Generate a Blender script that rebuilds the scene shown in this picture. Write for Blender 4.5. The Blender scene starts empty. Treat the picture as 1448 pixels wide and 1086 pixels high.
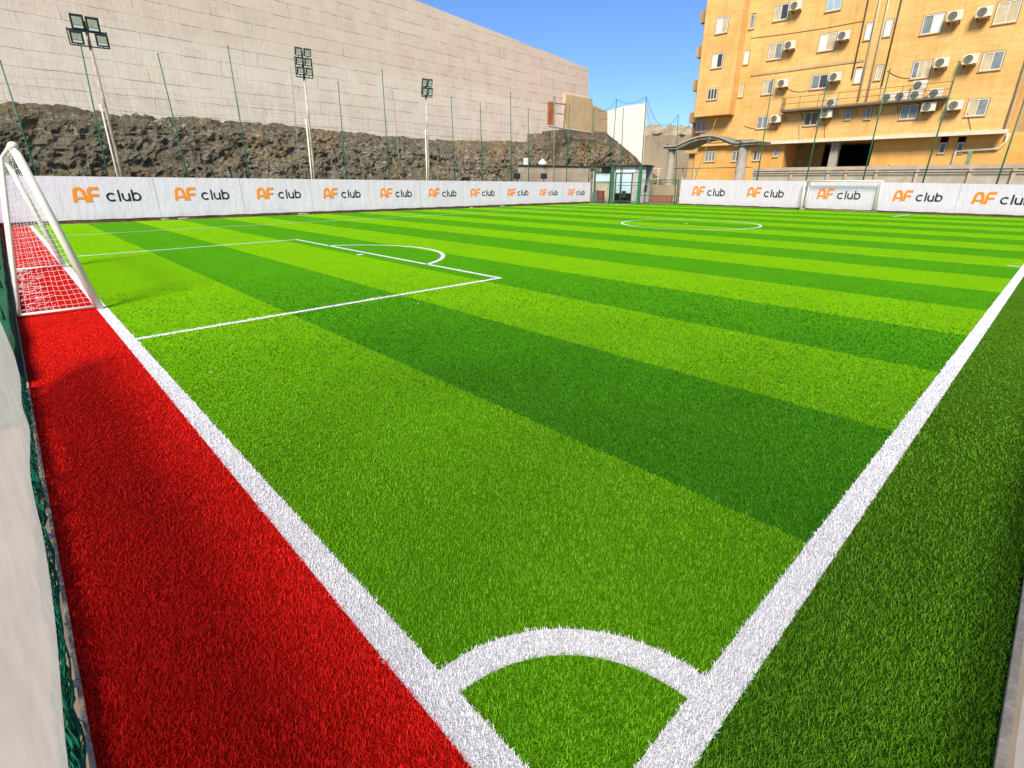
import bpy, math, random
import numpy as np
from mathutils import Vector, noise as mnoise
random.seed(7)
rng = np.random.default_rng(11)
S = bpy.context.scene
COL = S.collection

# ------------------------------------------------------------------ camera
CAMP = np.array([-0.8328, -0.5470, 1.9221])
YAW, PITCH, ROLL, FPX = 0.81249, 0.38070, -0.00295, 718.44
CX, CY = 724., 543.
_f = np.array([math.cos(YAW)*math.cos(PITCH), math.sin(YAW)*math.cos(PITCH), -math.sin(PITCH)])
_r = np.array([math.sin(YAW), -math.cos(YAW), 0.])
_u = np.cross(_r, _f)
RR = math.cos(ROLL)*_r + math.sin(ROLL)*_u
UU = -math.sin(ROLL)*_r + math.cos(ROLL)*_u
cam = bpy.data.cameras.new('camera')
co = bpy.data.objects.new('camera', cam); COL.objects.link(co)
from mathutils import Matrix
m3 = Matrix((RR, UU, -_f)).transposed()
co.matrix_world = Matrix.Translation(CAMP) @ m3.to_4x4()
cam.sensor_width = 36; cam.lens = FPX/1448*36
cam.clip_start = 0.05; cam.clip_end = 3000
S.camera = co

def plane_xy(a, b):
    """vertical plane through two ground points -> (n, c)"""
    a = np.array(a, float); b = np.array(b, float); d = (b-a)/np.linalg.norm(b-a)
    n = np.array([-d[1], d[0], 0.]); return n, float(n[:2] @ a)
def hit(px, py, pl):
    n, c = pl
    d = _f + RR*(px-CX)/FPX + UU*(CY-py)/FPX
    t = (c - n @ CAMP)/(n @ d)
    return CAMP + t*d
GROUND = (np.array([0, 0, 1.]), 0.)

# ------------------------------------------------------------------ materials
def lin(r, g, b):
    f = lambda c: (c/255/12.92) if c/255 <= .04045 else ((c/255+.055)/1.055)**2.4
    return (f(r), f(g), f(b), 1)
def mat(name, col, rough=.7, spec=.3, var=0., vscale=3., bump=0., bscale=20., metal=0., streak=0., col2=None, detail=6):
    m = bpy.data.materials.new(name); m.use_nodes = True
    nt = m.node_tree; N = nt.nodes; L = nt.links; b = N['Principled BSDF']
    b.inputs['Roughness'].default_value = rough; b.inputs['Metallic'].default_value = metal
    b.inputs['Specular IOR Level'].default_value = spec
    b.inputs['Base Color'].default_value = col
    tc = N.new('ShaderNodeTexCoord')
    if var or col2:
        nz = N.new('ShaderNodeTexNoise'); nz.inputs['Scale'].default_value = vscale; nz.inputs['Detail'].default_value = detail
        nz.inputs['Roughness'].default_value = .65
        L.new(tc.outputs['Object'], nz.inputs['Vector'])
        mx = N.new('ShaderNodeMix'); mx.data_type = 'RGBA'
        c2 = col2 or tuple(min(1, c*(1+var)) for c in col[:3])+(1,)
        c1 = col if col2 else tuple(c*(1-var) for c in col[:3])+(1,)
        mr = N.new('ShaderNodeMapRange'); mr.inputs[1].default_value = .32; mr.inputs[2].default_value = .68
        L.new(nz.outputs['Fac'], mr.inputs[0]); L.new(mr.outputs[0], mx.inputs[0])
        mx.inputs[6].default_value = c1; mx.inputs[7].default_value = c2
        L.new(mx.outputs[2], b.inputs['Base Color'])
    if bump:
        n2 = N.new('ShaderNodeTexNoise'); n2.inputs['Scale'].default_value = bscale; n2.inputs['Detail'].default_value = 5
        L.new(tc.outputs['Object'], n2.inputs['Vector'])
        bp = N.new('ShaderNodeBump'); bp.inputs['Strength'].default_value = bump; bp.inputs['Distance'].default_value = .05
        L.new(n2.outputs['Fac'], bp.inputs['Height']); L.new(bp.outputs[0], b.inputs['Normal'])
    return m

class NB:
    """small node-building helper"""
    def __init__(s, name):
        s.m = bpy.data.materials.new(name); s.m.use_nodes = True
        s.N = s.m.node_tree.nodes; s.L = s.m.node_tree.links; s.b = s.N['Principled BSDF']
        s.tc = s.N.new('ShaderNodeTexCoord')
    def link(s, a, b): s.L.new(a, b)
    def math(s, op, a, b=None):
        n = s.N.new('ShaderNodeMath'); n.operation = op
        for i, v in enumerate((a, b)):
            if v is None: continue
            if hasattr(v, 'default_value'): s.L.new(v, n.inputs[i])
            else: n.inputs[i].default_value = v
        return n.outputs[0]
    def noise(s, scale, vec=None, detail=5, rough=.6, sc=(1, 1, 1), rot=(0, 0, 0)):
        mp = s.N.new('ShaderNodeMapping'); mp.inputs['Scale'].default_value = sc; mp.inputs['Rotation'].default_value = rot
        s.L.new(vec or s.tc.outputs['Object'], mp.inputs[0])
        n = s.N.new('ShaderNodeTexNoise'); n.inputs['Scale'].default_value = scale; n.inputs['Detail'].default_value = detail
        n.inputs['Roughness'].default_value = rough; s.L.new(mp.outputs[0], n.inputs['Vector']); return n.outputs['Fac']
    def ramp(s, fac, lo, hi):
        mr = s.N.new('ShaderNodeMapRange'); mr.inputs[1].default_value = lo; mr.inputs[2].default_value = hi
        s.L.new(fac, mr.inputs[0]); return mr.outputs[0]
    def mix(s, fac, a, b, mode='MIX'):
        n = s.N.new('ShaderNodeMix'); n.data_type = 'RGBA'; n.blend_type = mode
        for i, v in ((0, fac), (6, a), (7, b)):
            if hasattr(v, 'default_value') and not isinstance(v, (tuple, float)): s.L.new(v, n.inputs[i])
            else: n.inputs[i].default_value = v
        return n.outputs[2]
    def bump(s, h, strength, dist=.05):
        n = s.N.new('ShaderNodeBump'); n.inputs['Strength'].default_value = strength; n.inputs['Distance'].default_value = dist
        s.L.new(h, n.inputs['Height']); s.L.new(n.outputs[0], s.b.inputs['Normal'])
    def done(s, col=None, rough=.7, spec=.3):
        if col is not None: s.L.new(col, s.b.inputs['Base Color'])
        s.b.inputs['Roughness'].default_value = rough; s.b.inputs['Specular IOR Level'].default_value = spec
        return s.m

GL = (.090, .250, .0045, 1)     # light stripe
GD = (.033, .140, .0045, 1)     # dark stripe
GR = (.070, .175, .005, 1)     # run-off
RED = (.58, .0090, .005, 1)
GLP = (.195, .46, .0015, 1)    # sheet stripes, brighter than the blades: far brightening by light put into colour
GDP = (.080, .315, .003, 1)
WHT = (.64, .63, .63, 1)

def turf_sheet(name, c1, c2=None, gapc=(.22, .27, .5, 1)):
    k = NB(name)
    sep = k.N.new('ShaderNodeSeparateXYZ'); k.link(k.tc.outputs['Object'], sep.inputs[0])
    if c2:
        st = k.math('FLOOR', k.math('DIVIDE', sep.outputs[0], 2.0))
        par = k.math('FLOORED_MODULO', st, 2.0)
        col = k.mix(par, c1, c2)
    else:
        rgb = k.N.new('ShaderNodeRGB'); rgb.outputs[0].default_value = c1; col = rgb.outputs[0]
    n1 = k.ramp(k.noise(70, detail=3), .3, .7)
    n2 = k.ramp(k.noise(1.1, detail=5), .3, .7)
    n3 = k.ramp(k.noise(9, detail=4), .3, .7)
    v = k.math('ADD', k.math('ADD', k.math('MULTIPLY', n1, .36), k.math('MULTIPLY', n2, .16)), k.math('MULTIPLY', n3, .16))
    v = k.math('ADD', v, .80)
    cmb = k.N.new('ShaderNodeCombineXYZ')
    for i in range(3): k.link(v, cmb.inputs[i])
    col = k.mix(1.0, col, cmb.outputs[0], 'MULTIPLY')
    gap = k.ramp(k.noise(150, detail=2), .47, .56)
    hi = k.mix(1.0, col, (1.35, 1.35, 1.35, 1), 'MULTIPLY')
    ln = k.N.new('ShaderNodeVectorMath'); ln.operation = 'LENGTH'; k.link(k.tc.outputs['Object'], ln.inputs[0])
    gap = k.math('MULTIPLY', gap, k.ramp(ln.outputs['Value'], 1.0, 7.5))     # sheet darkens toward the corner: shade among near blades put into colour
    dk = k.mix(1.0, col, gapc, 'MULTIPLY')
    col = k.mix(gap, dk, hi)      # dark gaps between tufts: infill and shade together, put into the colour
    k.bump(k.noise(110, detail=3), .55, .02)
    return k.done(col, 1.0, .02)
def blade_mat(name, c, var=.35, tr=.12):
    k = NB(name)
    at = k.N.new('ShaderNodeAttribute'); at.attribute_name = 'tint'
    lo = tuple(x*(1-var) for x in c[:3])+(1,); hi = tuple(min(.95, x*(1+var)) for x in c[:3])+(1,)
    col = k.mix(at.outputs['Fac'], lo, hi)
    m = k.done(col, .55, .10)
    t = k.N.new('ShaderNodeBsdfTranslucent'); k.link(col, t.inputs['Color'])
    mx = k.N.new('ShaderNodeMixShader'); mx.inputs[0].default_value = tr
    k.link(k.b.outputs[0], mx.inputs[1]); k.link(t.outputs[0], mx.inputs[2])
    k.link(mx.outputs[0], k.N['Material Output'].inputs['Surface'])
    return m

def concrete_wall():
    k = NB('wall_concrete')
    sep = k.N.new('ShaderNodeSeparateXYZ'); k.link(k.tc.outputs['Object'], sep.inputs[0])
    cmb = k.N.new('ShaderNodeCombineXYZ')
    wob = k.math('MULTIPLY', k.math('SUBTRACT', k.noise(.35, detail=3), .5), .14)
    k.link(sep.outputs[0], cmb.inputs[0]); k.link(k.math('ADD', sep.outputs[2], wob), cmb.inputs[1])
    br = k.N.new('ShaderNodeTexBrick'); k.link(cmb.outputs[0], br.inputs['Vector'])
    br.inputs['Scale'].default_value = 1; br.inputs['Brick Width'].default_value = 6.5; br.inputs['Row Height'].default_value = .80
    br.inputs['Mortar Size'].default_value = .026; br.inputs['Mortar Smooth'].default_value = .4; br.offset = .37; br.squash = 1.4; br.squash_frequency = 3
    br.inputs['Color1'].default_value = (1, 1, 1, 1); br.inputs['Color2'].default_value = (.86, .86, .86, 1); br.inputs['Mortar'].default_value = (.44, .40, .35, 1)
    wob2 = k.ramp(k.noise(.8, detail=4), .38, .6)     # joints come and go
    lower = (.80, .665, .555, 1); upper = (.755, .585, .475, 1)
    zz = k.math('ADD', sep.outputs[2], k.math('MULTIPLY', k.noise(.25, detail=4), 1.6))
    base = k.mix(k.ramp(zz, 10.2, 10.9), lower, upper)
    st = k.ramp(k.noise(1.0, sc=(5.5, 1, .22), detail=6), .35, .75)
    base = k.mix(k.math('MULTIPLY', st, .30), base, (.52, .42, .33, 1))
    bl = k.ramp(k.noise(.5, detail=7, rough=.7), .45, .75)
    base = k.mix(k.math('MULTIPLY', bl, .35), base, (.74, .68, .58, 1))
    spots = k.ramp(k.noise(2.6, detail=2), .80, .84)
    base = k.mix(k.math('MULTIPLY', spots, .5), base, (.12, .09, .06, 1))
    b3 = k.N.new('ShaderNodeTexBrick'); k.link(cmb.outputs[0], b3.inputs['Vector']); b3.offset = .21; b3.inputs['Scale'].default_value = 1
    b3.inputs['Brick Width'].default_value = 1.3; b3.inputs['Row Height'].default_value = .40; b3.inputs['Mortar Size'].default_value = .014; b3.inputs['Mortar Smooth'].default_value = .5
    b3.inputs['Color1'].default_value = (1, 1, 1, 1); b3.inputs['Color2'].default_value = (.93, .92, .90, 1); b3.inputs['Mortar'].default_value = (.60, .55, .48, 1)
    base = k.mix(k.ramp(k.noise(.55, detail=5, rough=.7), .48, .64), base, k.mix(.9, base, b3.outputs['Color'], 'MULTIPLY'))
    rs = k.ramp(k.noise(1.0, sc=(2.2, 1, 5.0), detail=8, rough=.75), .60, .74)
    base = k.mix(k.math('MULTIPLY', rs, .42), base, (.46, .30, .17, 1))
    br2 = k.mix(wob2, (1, 1, 1, 1), br.outputs['Color'])
    col = k.mix(.85, base, br2, 'MULTIPLY')
    h = k.math('ADD', k.math('MULTIPLY', br.outputs['Fac'], -1.0), k.noise(6, sc=(1, 1, .3), detail=6))
    k.bump(h, .32, .05)
    return k.done(col, .9, .1)

def stucco(name, base, dark, light):
    k = NB(name)
    ban = k.ramp(k.noise(1.0, sc=(.35, .35, 3.0), detail=6, rough=.65), .34, .68)
    col = k.mix(ban, base, light)
    st = k.ramp(k.noise(1.0, sc=(2.6, 2.6, .25), detail=5), .5, .78)
    col = k.mix(k.math('MULTIPLY', st, .55), col, dark)
    pat = k.ramp(k.noise(.28, detail=6), .42, .72)
    col = k.mix(k.math('MULTIPLY', pat, .5), col, dark)
    fine = k.ramp(k.noise(2.2, sc=(1, 1, 1.6), detail=9, rough=.75), .5, .72)
    col = k.mix(k.math('MULTIPLY', fine, .4), col, dark)
    pale = k.ramp(k.noise(1.2, sc=(3.5, 3.5, .3), detail=6), .58, .75)
    col = k.mix(k.math('MULTIPLY', pale, .4), col, light)
    k.bump(k.noise(9, detail=6), .25, .05)
    return k.done(col, .9, .1)

def rock_mat(name='rock'):
    k = NB(name)
    def streak(scale, sc, rot, dist, lo, hi):
        f = k.noise(scale, sc=sc, rot=rot, detail=8, rough=.7); f.node.inputs['Distortion'].default_value = dist
        return k.ramp(f, lo, hi)
    n = k.ramp(k.noise(1.3, detail=9, rough=.75), .32, .68)
    col = k.mix(n, (.120, .100, .066, 1), (.27, .225, .155, 1))
    n2 = k.ramp(k.noise(.30, detail=6), .50, .66)
    col = k.mix(k.math('MULTIPLY', n2, .9), col, (.31, .215, .105, 1))
    col = k.mix(k.math('MULTIPLY', streak(1.15, (1, 1, 2.2), (0, .5, .3), 2.0, .55, .62), .9), col, (.46, .415, .34, 1))
    col = k.mix(k.math('MULTIPLY', streak(1.5, (1.5, 1, .8), (0, -.6, 0), 2.2, .54, .62), .75), col, (.026, .025, .017, 1))
    col = k.mix(k.math('MULTIPLY', streak(3.0, (1, 1, 1.6), (0, .9, .3), 1.8, .60, .66), .8), col, (.50, .46, .39, 1))
    gr = k.ramp(k.noise(.5, detail=6), .56, .68)
    col = k.mix(k.math('MULTIPLY', gr, .45), col, (.050, .062, .028, 1))
    k.bump(k.noise(5, sc=(1, 1, 1.7), rot=(0, .5, 0), detail=10, rough=.8), 1.0, .30)
    return k.done(col, .95, .05)

def banner_mat():
    k = NB('banner_sheet')
    sp = k.N.new('ShaderNodeSeparateXYZ'); k.link(k.tc.outputs['Object'], sp.inputs[0])
    v = k.ramp(k.noise(.8, detail=6), .35, .7)
    col = k.mix(v, (.60, .535, .60, 1), (.64, .56, .63, 1))
    g = k.math('MULTIPLY', k.ramp(k.math('ADD', sp.outputs[2], k.math('MULTIPLY', k.noise(2.2, detail=5), .5)), .75, .30), k.ramp(k.noise(3.5, detail=7, rough=.7), .38, .66))
    col = k.mix(k.math('MULTIPLY', g, .5), col, (.36, .31, .24, 1))
    sc = k.ramp(k.noise(2.6, detail=9, rough=.8), .67, .72)
    col = k.mix(k.math('MULTIPLY', sc, .35), col, (.36, .34, .30, 1))
    k.bump(k.math('ADD', k.noise(1.0, sc=(2.2, 2.2, .7), detail=3), k.math('MULTIPLY', k.noise(3.0, sc=(1, 1, .5), rot=(0, .7, 0), detail=2), .4)), .45, .10)
    return k.done(col, .5, .3)
M = dict(
    banner=banner_mat(),
    backsheet=mat('banner_back', (.70, .635, .57, 1), .6, .2, var=.10, vscale=3.5, bump=.5, bscale=7),
    orange=mat('logo_orange', (.86, .225, .012, 1), .5),
    black=mat('logo_black', (.012, .012, .016, 1), .5),
    gpaint=mat('goal_paint', (.72, .66, .55, 1), .35, .45, var=.06, vscale=6),
    net=mat('net_cord', (.78, .77, .74, 1), .8, .1),
    gpole=mat('green_pole_paint', (.018, .115, .055, 1), .5, .4, var=.35, vscale=5),
    greypole=mat('grey_pole_paint', (.24, .23, .19, 1), .6, .3, var=.3, vscale=4),
    rust=mat('rusty_steel', (.20, .085, .045, 1), .8, .2, col2=(.36, .24, .16, 1), vscale=4),
    wpole=mat('worn_white_paint', (.54, .47, .37, 1), .6, .3, col2=(.24, .16, .11, 1), vscale=2.2),
    dark=mat('dark_steel', (.025, .027, .03, 1), .5, .4),
    lens=mat('lamp_glass', (.46, .44, .37, 1), .3, .3, var=.25, vscale=8),
    silver=mat('reflector_sheet', (.72, .73, .76, 1), .3, .5),
    netcord=mat('dark_green_cord', (.02, .06, .035, 1), .8, .1),
    wall=concrete_wall(),
    rock=rock_mat(),
    stucco=stucco('facade_stucco', (.67, .385, .120, 1), (.47, .215, .052, 1), (.77, .48, .19, 1)),
    stucco_low=stucco('ground_floor_stucco', (.64, .35, .090, 1), (.50, .235, .045, 1), (.72, .42, .135, 1)),
    stucco_end=stucco('stair_stucco', (.50, .31, .14, 1), (.38, .21, .08, 1), (.58, .38, .2, 1)),
    trim=mat('ledge_trim', (.60, .54, .40, 1), .8, .2, var=.15, vscale=2),
    wframe=mat('window_frame', (.62, .56, .45, 1), .45, .4),
    glass_d=mat('glass_dark', (.045, .05, .05, 1), .1, .6),
    glass_g=mat('glass_grey', (.20, .21, .19, 1), .15, .6, var=.25, vscale=1.5),
    glass_c=mat('glass_curtain', (.50, .40, .22, 1), .2, .5, var=.2, vscale=1.5),
    glass_w=mat('glass_white_blind', (.66, .64, .60, 1), .2, .5, var=.05),
    glass_b=mat('glass_sky', (.30, .42, .47, 1), .1, .6, var=.15),
    ac=mat('ac_casing', (.66, .58, .44, 1), .5, .3, var=.08, vscale=3),
    acgrille=mat('ac_grille', (.09, .085, .07, 1), .6, .3),
    acring=mat('ac_ring', (.33, .31, .26, 1), .6, .3),
    pipe=mat('drain_pipe', (.74, .62, .42, 1), .6, .3, var=.1),
    pipe_d=mat('drain_pipe_dark', (.11, .085, .05, 1), .6, .3),
    void=mat('void_dark', (.012, .010, .008, 1), .9, .05),
    olive=mat('garage_plaster', (.26, .20, .085, 1), .9, .1, var=.3, vscale=1),
    greywall=mat('grey_block_wall', (.40, .345, .25, 1), .9, .1, var=.22, vscale=1.1, bump=.2, bscale=6),
    beigewall=mat('beige_low_wall', (.43, .34, .25, 1), .9, .1, var=.18, vscale=.9, bump=.2, bscale=5),
    canopy=mat('canopy_concrete', (.20, .185, .155, 1), .8, .2, var=.2, vscale=2),
    column=mat('column_concrete', (.34, .305, .245, 1), .85, .2, var=.2, vscale=2),
    kerb=mat('kerb_concrete', (.36, .31, .24, 1), .9, .1, var=.25, vscale=8, bump=.3, bscale=30),
    brownkerb=mat('brown_edging', (.16, .085, .045, 1), .9, .1, var=.4, vscale=3),
    ground=mat('bare_ground', (.20, .165, .12, 1), .95, .05, var=.3, vscale=.6, bump=.3, bscale=5),
    tarp=mat('green_tarp', (.008, .155, .075, 1), .45, .4, var=.25, vscale=3, bump=.35, bscale=9),
    greynet=mat('green_rope', (.006, .10, .05, 1), .85, .15, var=.4, vscale=25),
    stone=mat('pale_stone', (.40, .37, .32, 1), .9, .1, var=.3, vscale=20, bump=.4, bscale=30),
    frontwhite=mat('far_white_wall', (.76, .71, .58, 1), .9, .1, var=.06, vscale=.6),
    hill=mat('hill_earth', (.36, .28, .18, 1), .95, .05, var=.16, vscale=.15, bump=.3, bscale=1),
    hilltop=mat('hill_rock', (.22, .18, .12, 1), .95, .05, col2=(.44, .36, .24, 1), vscale=.5, bump=.6, bscale=2),
    orangeplank=mat('orange_brown_door', (.46, .21, .075, 1), .7, .2, col2=(.24, .035, .018, 1), vscale=.9),
    redbox=mat('red_cabinet', (.20, .055, .05, 1), .5, .3, var=.2),
    greybox=mat('grey_cabinet', (.20, .19, .18, 1), .5, .3, var=.2),
    kiosk=mat('kiosk_panel', (.42, .40, .36, 1), .7, .2, var=.15, vscale=1.5),
    kioskdark=mat('kiosk_roof', (.03, .028, .025, 1), .8, .2),
    paleglass=mat('frosted_panel', (.48, .60, .62, 1), .3, .4, var=.1, vscale=2),
    signwhite=mat('white_fascia', (.74, .73, .74, 1), .5, .3, var=.04),
    stub=mat('stub_plaster', (.56, .42, .235, 1), .9, .1, var=.14, vscale=.8, bump=.2, bscale=4),
    seam=mat('banner_seam', (.50, .47, .49, 1), .6, .2),
    gap_shade=mat('under_banner_shade', (.045, .030, .02, 1), .9, .1, col2=(.13, .085, .05, 1), vscale=1.6),  # shade of the gap below the banners, put into the colour
    cream=mat('turf_backing', (.30, .25, .18, 1), .9, .1, var=.2, vscale=30),
)

def translucent(m, f):
    nt = m.node_tree; b = nt.nodes['Principled BSDF']; t = nt.nodes.new('ShaderNodeBsdfTranslucent'); mx = nt.nodes.new('ShaderNodeMixShader')
    src = b.inputs['Base Color'].links
    if src: nt.links.new(src[0].from_socket, t.inputs['Color'])
    else: t.inputs['Color'].default_value = b.inputs['Base Color'].default_value
    mx.inputs[0].default_value = f; nt.links.new(b.outputs[0], mx.inputs[1]); nt.links.new(t.outputs[0], mx.inputs[2])
    nt.links.new(mx.outputs[0], nt.nodes['Material Output'].inputs['Surface'])
translucent(M['backsheet'], .6); translucent(M['tarp'], .4)
def see_through(m, f):
    nt = m.node_tree; out = nt.nodes['Material Output']; src = out.inputs['Surface'].links[0].from_socket
    t = nt.nodes.new('ShaderNodeBsdfTransparent'); mx = nt.nodes.new('ShaderNodeMixShader'); mx.inputs[0].default_value = f
    nt.links.new(src, mx.inputs[1]); nt.links.new(t.outputs[0], mx.inputs[2]); nt.links.new(mx.outputs[0], out.inputs['Surface'])
see_through(M['backsheet'], .33)  # transparency added so the side banners cast a weaker shadow
# ------------------------------------------------------------------ mesh builder
class MB:
    def __init__(s): s.v = []; s.f = []
    def add(s, vs, fs):
        o = len(s.v); s.v += [tuple(map(float, p)) for p in vs]; s.f += [tuple(i+o for i in f) for f in fs]; return s
    def box(s, a, b):
        x0, y0, z0 = (min(a[i], b[i]) for i in range(3)); x1, y1, z1 = (max(a[i], b[i]) for i in range(3))
        return s.add([(x0,y0,z0),(x1,y0,z0),(x1,y1,z0),(x0,y1,z0),(x0,y0,z1),(x1,y0,z1),(x1,y1,z1),(x0,y1,z1)],
                     [(0,3,2,1),(4,5,6,7),(0,1,5,4),(1,2,6,5),(2,3,7,6),(3,0,4,7)])
    def obox(s, c, ax, ay, az):
        """oriented box: centre and three half-axis vectors"""
        c, ax, ay, az = (np.array(t, float) for t in (c, ax, ay, az))
        vs = [c+i*ax+j*ay+k*az for k in (-1, 1) for i, j in ((-1,-1),(1,-1),(1,1),(-1,1))]
        return s.add(vs, [(0,3,2,1),(4,5,6,7),(0,1,5,4),(1,2,6,5),(2,3,7,6),(3,0,4,7)])
    def prism(s, poly, ext):
        """planar polygon (list of 3-D points) extruded by a vector"""
        n = len(poly); P = [np.array(p, float) for p in poly]; E = np.array(ext, float)
        return s.add(P+[p+E for p in P], [tuple(range(n))[::-1], tuple(range(n, 2*n))]+[(i, (i+1) % n, n+(i+1) % n, n+i) for i in range(n)])
    def tube(s, path, r, n=8, caps=True):
        P = [np.array(p, float) for p in path]; rs = r if hasattr(r, '__len__') else [r]*len(P)
        o = len(s.v); vs = []; prev = None
        for i, p in enumerate(P):
            d = P[min(i+1, len(P)-1)]-P[max(i-1, 0)]; d = d/(np.linalg.norm(d)+1e-9)
            if prev is None:
                a = np.cross(d, (0, 0, 1.)); a = a if np.linalg.norm(a) > .1 else np.cross(d, (1., 0, 0))
            else: a = prev-d*(prev@d)
            a = a/np.linalg.norm(a); prev = a; b = np.cross(d, a)
            for k in range(n):
                t = 2*math.pi*k/n; vs.append(p+rs[i]*(math.cos(t)*a+math.sin(t)*b))
        fs = [(i*n+k, i*n+(k+1) % n, (i+1)*n+(k+1) % n, (i+1)*n+k) for i in range(len(P)-1) for k in range(n)]
        if caps: fs += [tuple(range(n))[::-1], tuple((len(P)-1)*n+k for k in range(n))]
        return s.add(vs, fs)
    def lathe(s, c, prof, n=16):
        vs = [(c[0]+r*math.cos(2*math.pi*k/n), c[1]+r*math.sin(2*math.pi*k/n), c[2]+z) for r, z in prof for k in range(n)]
        fs = [(i*n+k, i*n+(k+1) % n, (i+1)*n+(k+1) % n, (i+1)*n+k) for i in range(len(prof)-1) for k in range(n)]
        fs += [tuple(range(n))[::-1], tuple((len(prof)-1)*n+k for k in range(n))]
        return s.add(vs, fs)
    def mesh(s, name, loc=(0, 0, 0), smooth=False):
        me = bpy.data.meshes.new(name)
        me.from_pydata([(x-loc[0], y-loc[1], z-loc[2]) for x, y, z in s.v], [], s.f); me.update()
        if smooth: me.polygons.foreach_set('use_smooth', [True]*len(me.polygons))
        return me
    def build(s, name, m, parent=None, local=False, smooth=False, bevel=0.):
        """one mesh object; vertices are world coordinates unless local"""
        loc = (0, 0, 0)
        if parent is not None and not local: loc = world(parent)
        if parent is None and not local:
            a = np.array(s.v); loc = ((a[:,0].min()+a[:,0].max())/2, (a[:,1].min()+a[:,1].max())/2, a[:,2].min())
        o = bpy.data.objects.new(name, s.mesh(name, loc, smooth)); COL.objects.link(o)
        o.data.materials.append(m)
        if parent is not None: o.parent = parent
        elif not local: o.location = loc
        if bevel:
            b = o.modifiers.new('bevel', 'BEVEL'); b.width = bevel; b.segments = 2; b.limit_method = 'ANGLE'
        return o
def world(o):
    l = Vector((0, 0, 0))
    while o is not None: l = l+o.location; o = o.parent
    return tuple(l)
def tag(o, label=None, cat=None, group=None, kind=None):
    for k, v in (('label', label), ('category', cat), ('group', group), ('kind', kind)):
        if v: o[k] = v
    return o
def thing(name, label, cat, loc=(0, 0, 0), rz=0, group=None):
    o = bpy.data.objects.new(name, None); COL.objects.link(o); o.location = tuple(map(float, loc)); o.rotation_euler = (0, 0, rz)
    o.empty_display_size = .2
    return tag(o, label, cat, group)
def struct(o): o['kind'] = 'structure'; return o
def sheet(name, poly, z, m):
    b = MB(); b.add([(x, y, z) for x, y in poly], [tuple(range(len(poly)))])
    me = b.mesh(name); o = bpy.data.objects.new(name, me); COL.objects.link(o); me.materials.append(m); return struct(o)
def copy_tree(o, parent=None):
    c = o.copy(); COL.objects.link(c)
    if parent is not None: c.parent = parent
    for ch in list(o.children): copy_tree(ch, c)
    return c

# ------------------------------------------------------------------ ground, turf, markings
LA, LB = np.array((-6.0, 34.28)), np.array((38.2, 29.89))      # foot of the long banner
RA, RB = np.array((40.6, 22.7)), np.array((38.0, -6.0))        # foot of the far banner
sheet('ground', [(-400, -400), (900, -400), (900, 900), (-400, 900)], -.035, M['ground'])
TURF = [(-.07, -.07), (38.05, -.07), (38.9, 0.2), (40.4, 22.9), (37.9, 29.8), (-.07, 33.55)]
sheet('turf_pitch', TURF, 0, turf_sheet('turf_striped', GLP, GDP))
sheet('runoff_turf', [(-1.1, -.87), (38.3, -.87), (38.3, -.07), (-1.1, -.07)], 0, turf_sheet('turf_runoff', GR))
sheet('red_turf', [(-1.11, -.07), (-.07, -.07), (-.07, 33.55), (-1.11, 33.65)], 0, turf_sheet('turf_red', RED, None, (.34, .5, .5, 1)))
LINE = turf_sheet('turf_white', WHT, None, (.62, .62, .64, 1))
LW = .141
Z1 = .004
def rect(name, x0, y0, x1, y1): return sheet(name, [(x0, y0), (x1, y0), (x1, y1), (x0, y1)], Z1, LINE)
rect('goal_line', -LW, -LW, 0, 33.4)
rect('touchline', 0, -LW, 38.5, 0)
rect('far_touchline', 0, 26.0, 38.3, 26.08)
def ring(name, cx, cy, r, w, a0, a1, n=48):
    b = MB(); vs = []; fs = []
    for i in range(n+1):
        t = a0+(a1-a0)*i/n
        for q in (r-w/2, r+w/2): vs.append((cx+q*math.cos(t), cy+q*math.sin(t), Z1))
    for i in range(n): fs.append((2*i, 2*i+1, 2*i+3, 2*i+2))
    b.add(vs, fs); o = bpy.data.objects.new(name, b.mesh(name)); COL.objects.link(o); o.data.materials.append(LINE); return struct(o)
ring('corner_arc', 0, 0, .715, LW, 0, math.pi/2, 32)
BX0, BX1, BY0, BY1, BW = 0, 6.45, 7.51, 18.25, .10
def poly_line(name, pts): return sheet(name, pts, Z1, LINE)
poly_line('penalty_box', [(0, BY0-BW/2), (BX1+BW/2, BY0-BW/2), (BX1+BW/2, BY1+BW/2), (0, BY1+BW/2), (0, BY1-BW/2), (BX1-BW/2, BY1-BW/2), (BX1-BW/2, BY0+BW/2), (0, BY0+BW/2)])
ring('penalty_arc', 5.25, 12.92, 2.98, .11, -1.166, 1.166)
sheet('penalty_spot', [(6.12+.10*math.cos(t), 13.0+.10*math.sin(t)) for t in np.linspace(0, 2*math.pi, 17)[:-1]], Z1, LINE)
ring('centre_circle', 22.5, 11.9, 3.1, .10, 0, 2*math.pi, 80)
sheet('centre_spot', [(22.6+.10*math.cos(t), 12.1+.10*math.sin(t)) for t in np.linspace(0, 2*math.pi, 13)[:-1]], Z1, LINE)
rect('halfway_tick', 16.25, .005, 16.33, .26)
sheet('far_penalty_mark', [(35.0, 6.36), (37.9, 6.1), (37.9, 6.2), (35.0, 6.46)], Z1, LINE)
sheet('far_box_line', [(36.3, 12.3), (36.4, 12.3), (36.4, 14.2), (36.3, 14.2)], Z1, LINE)

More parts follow.
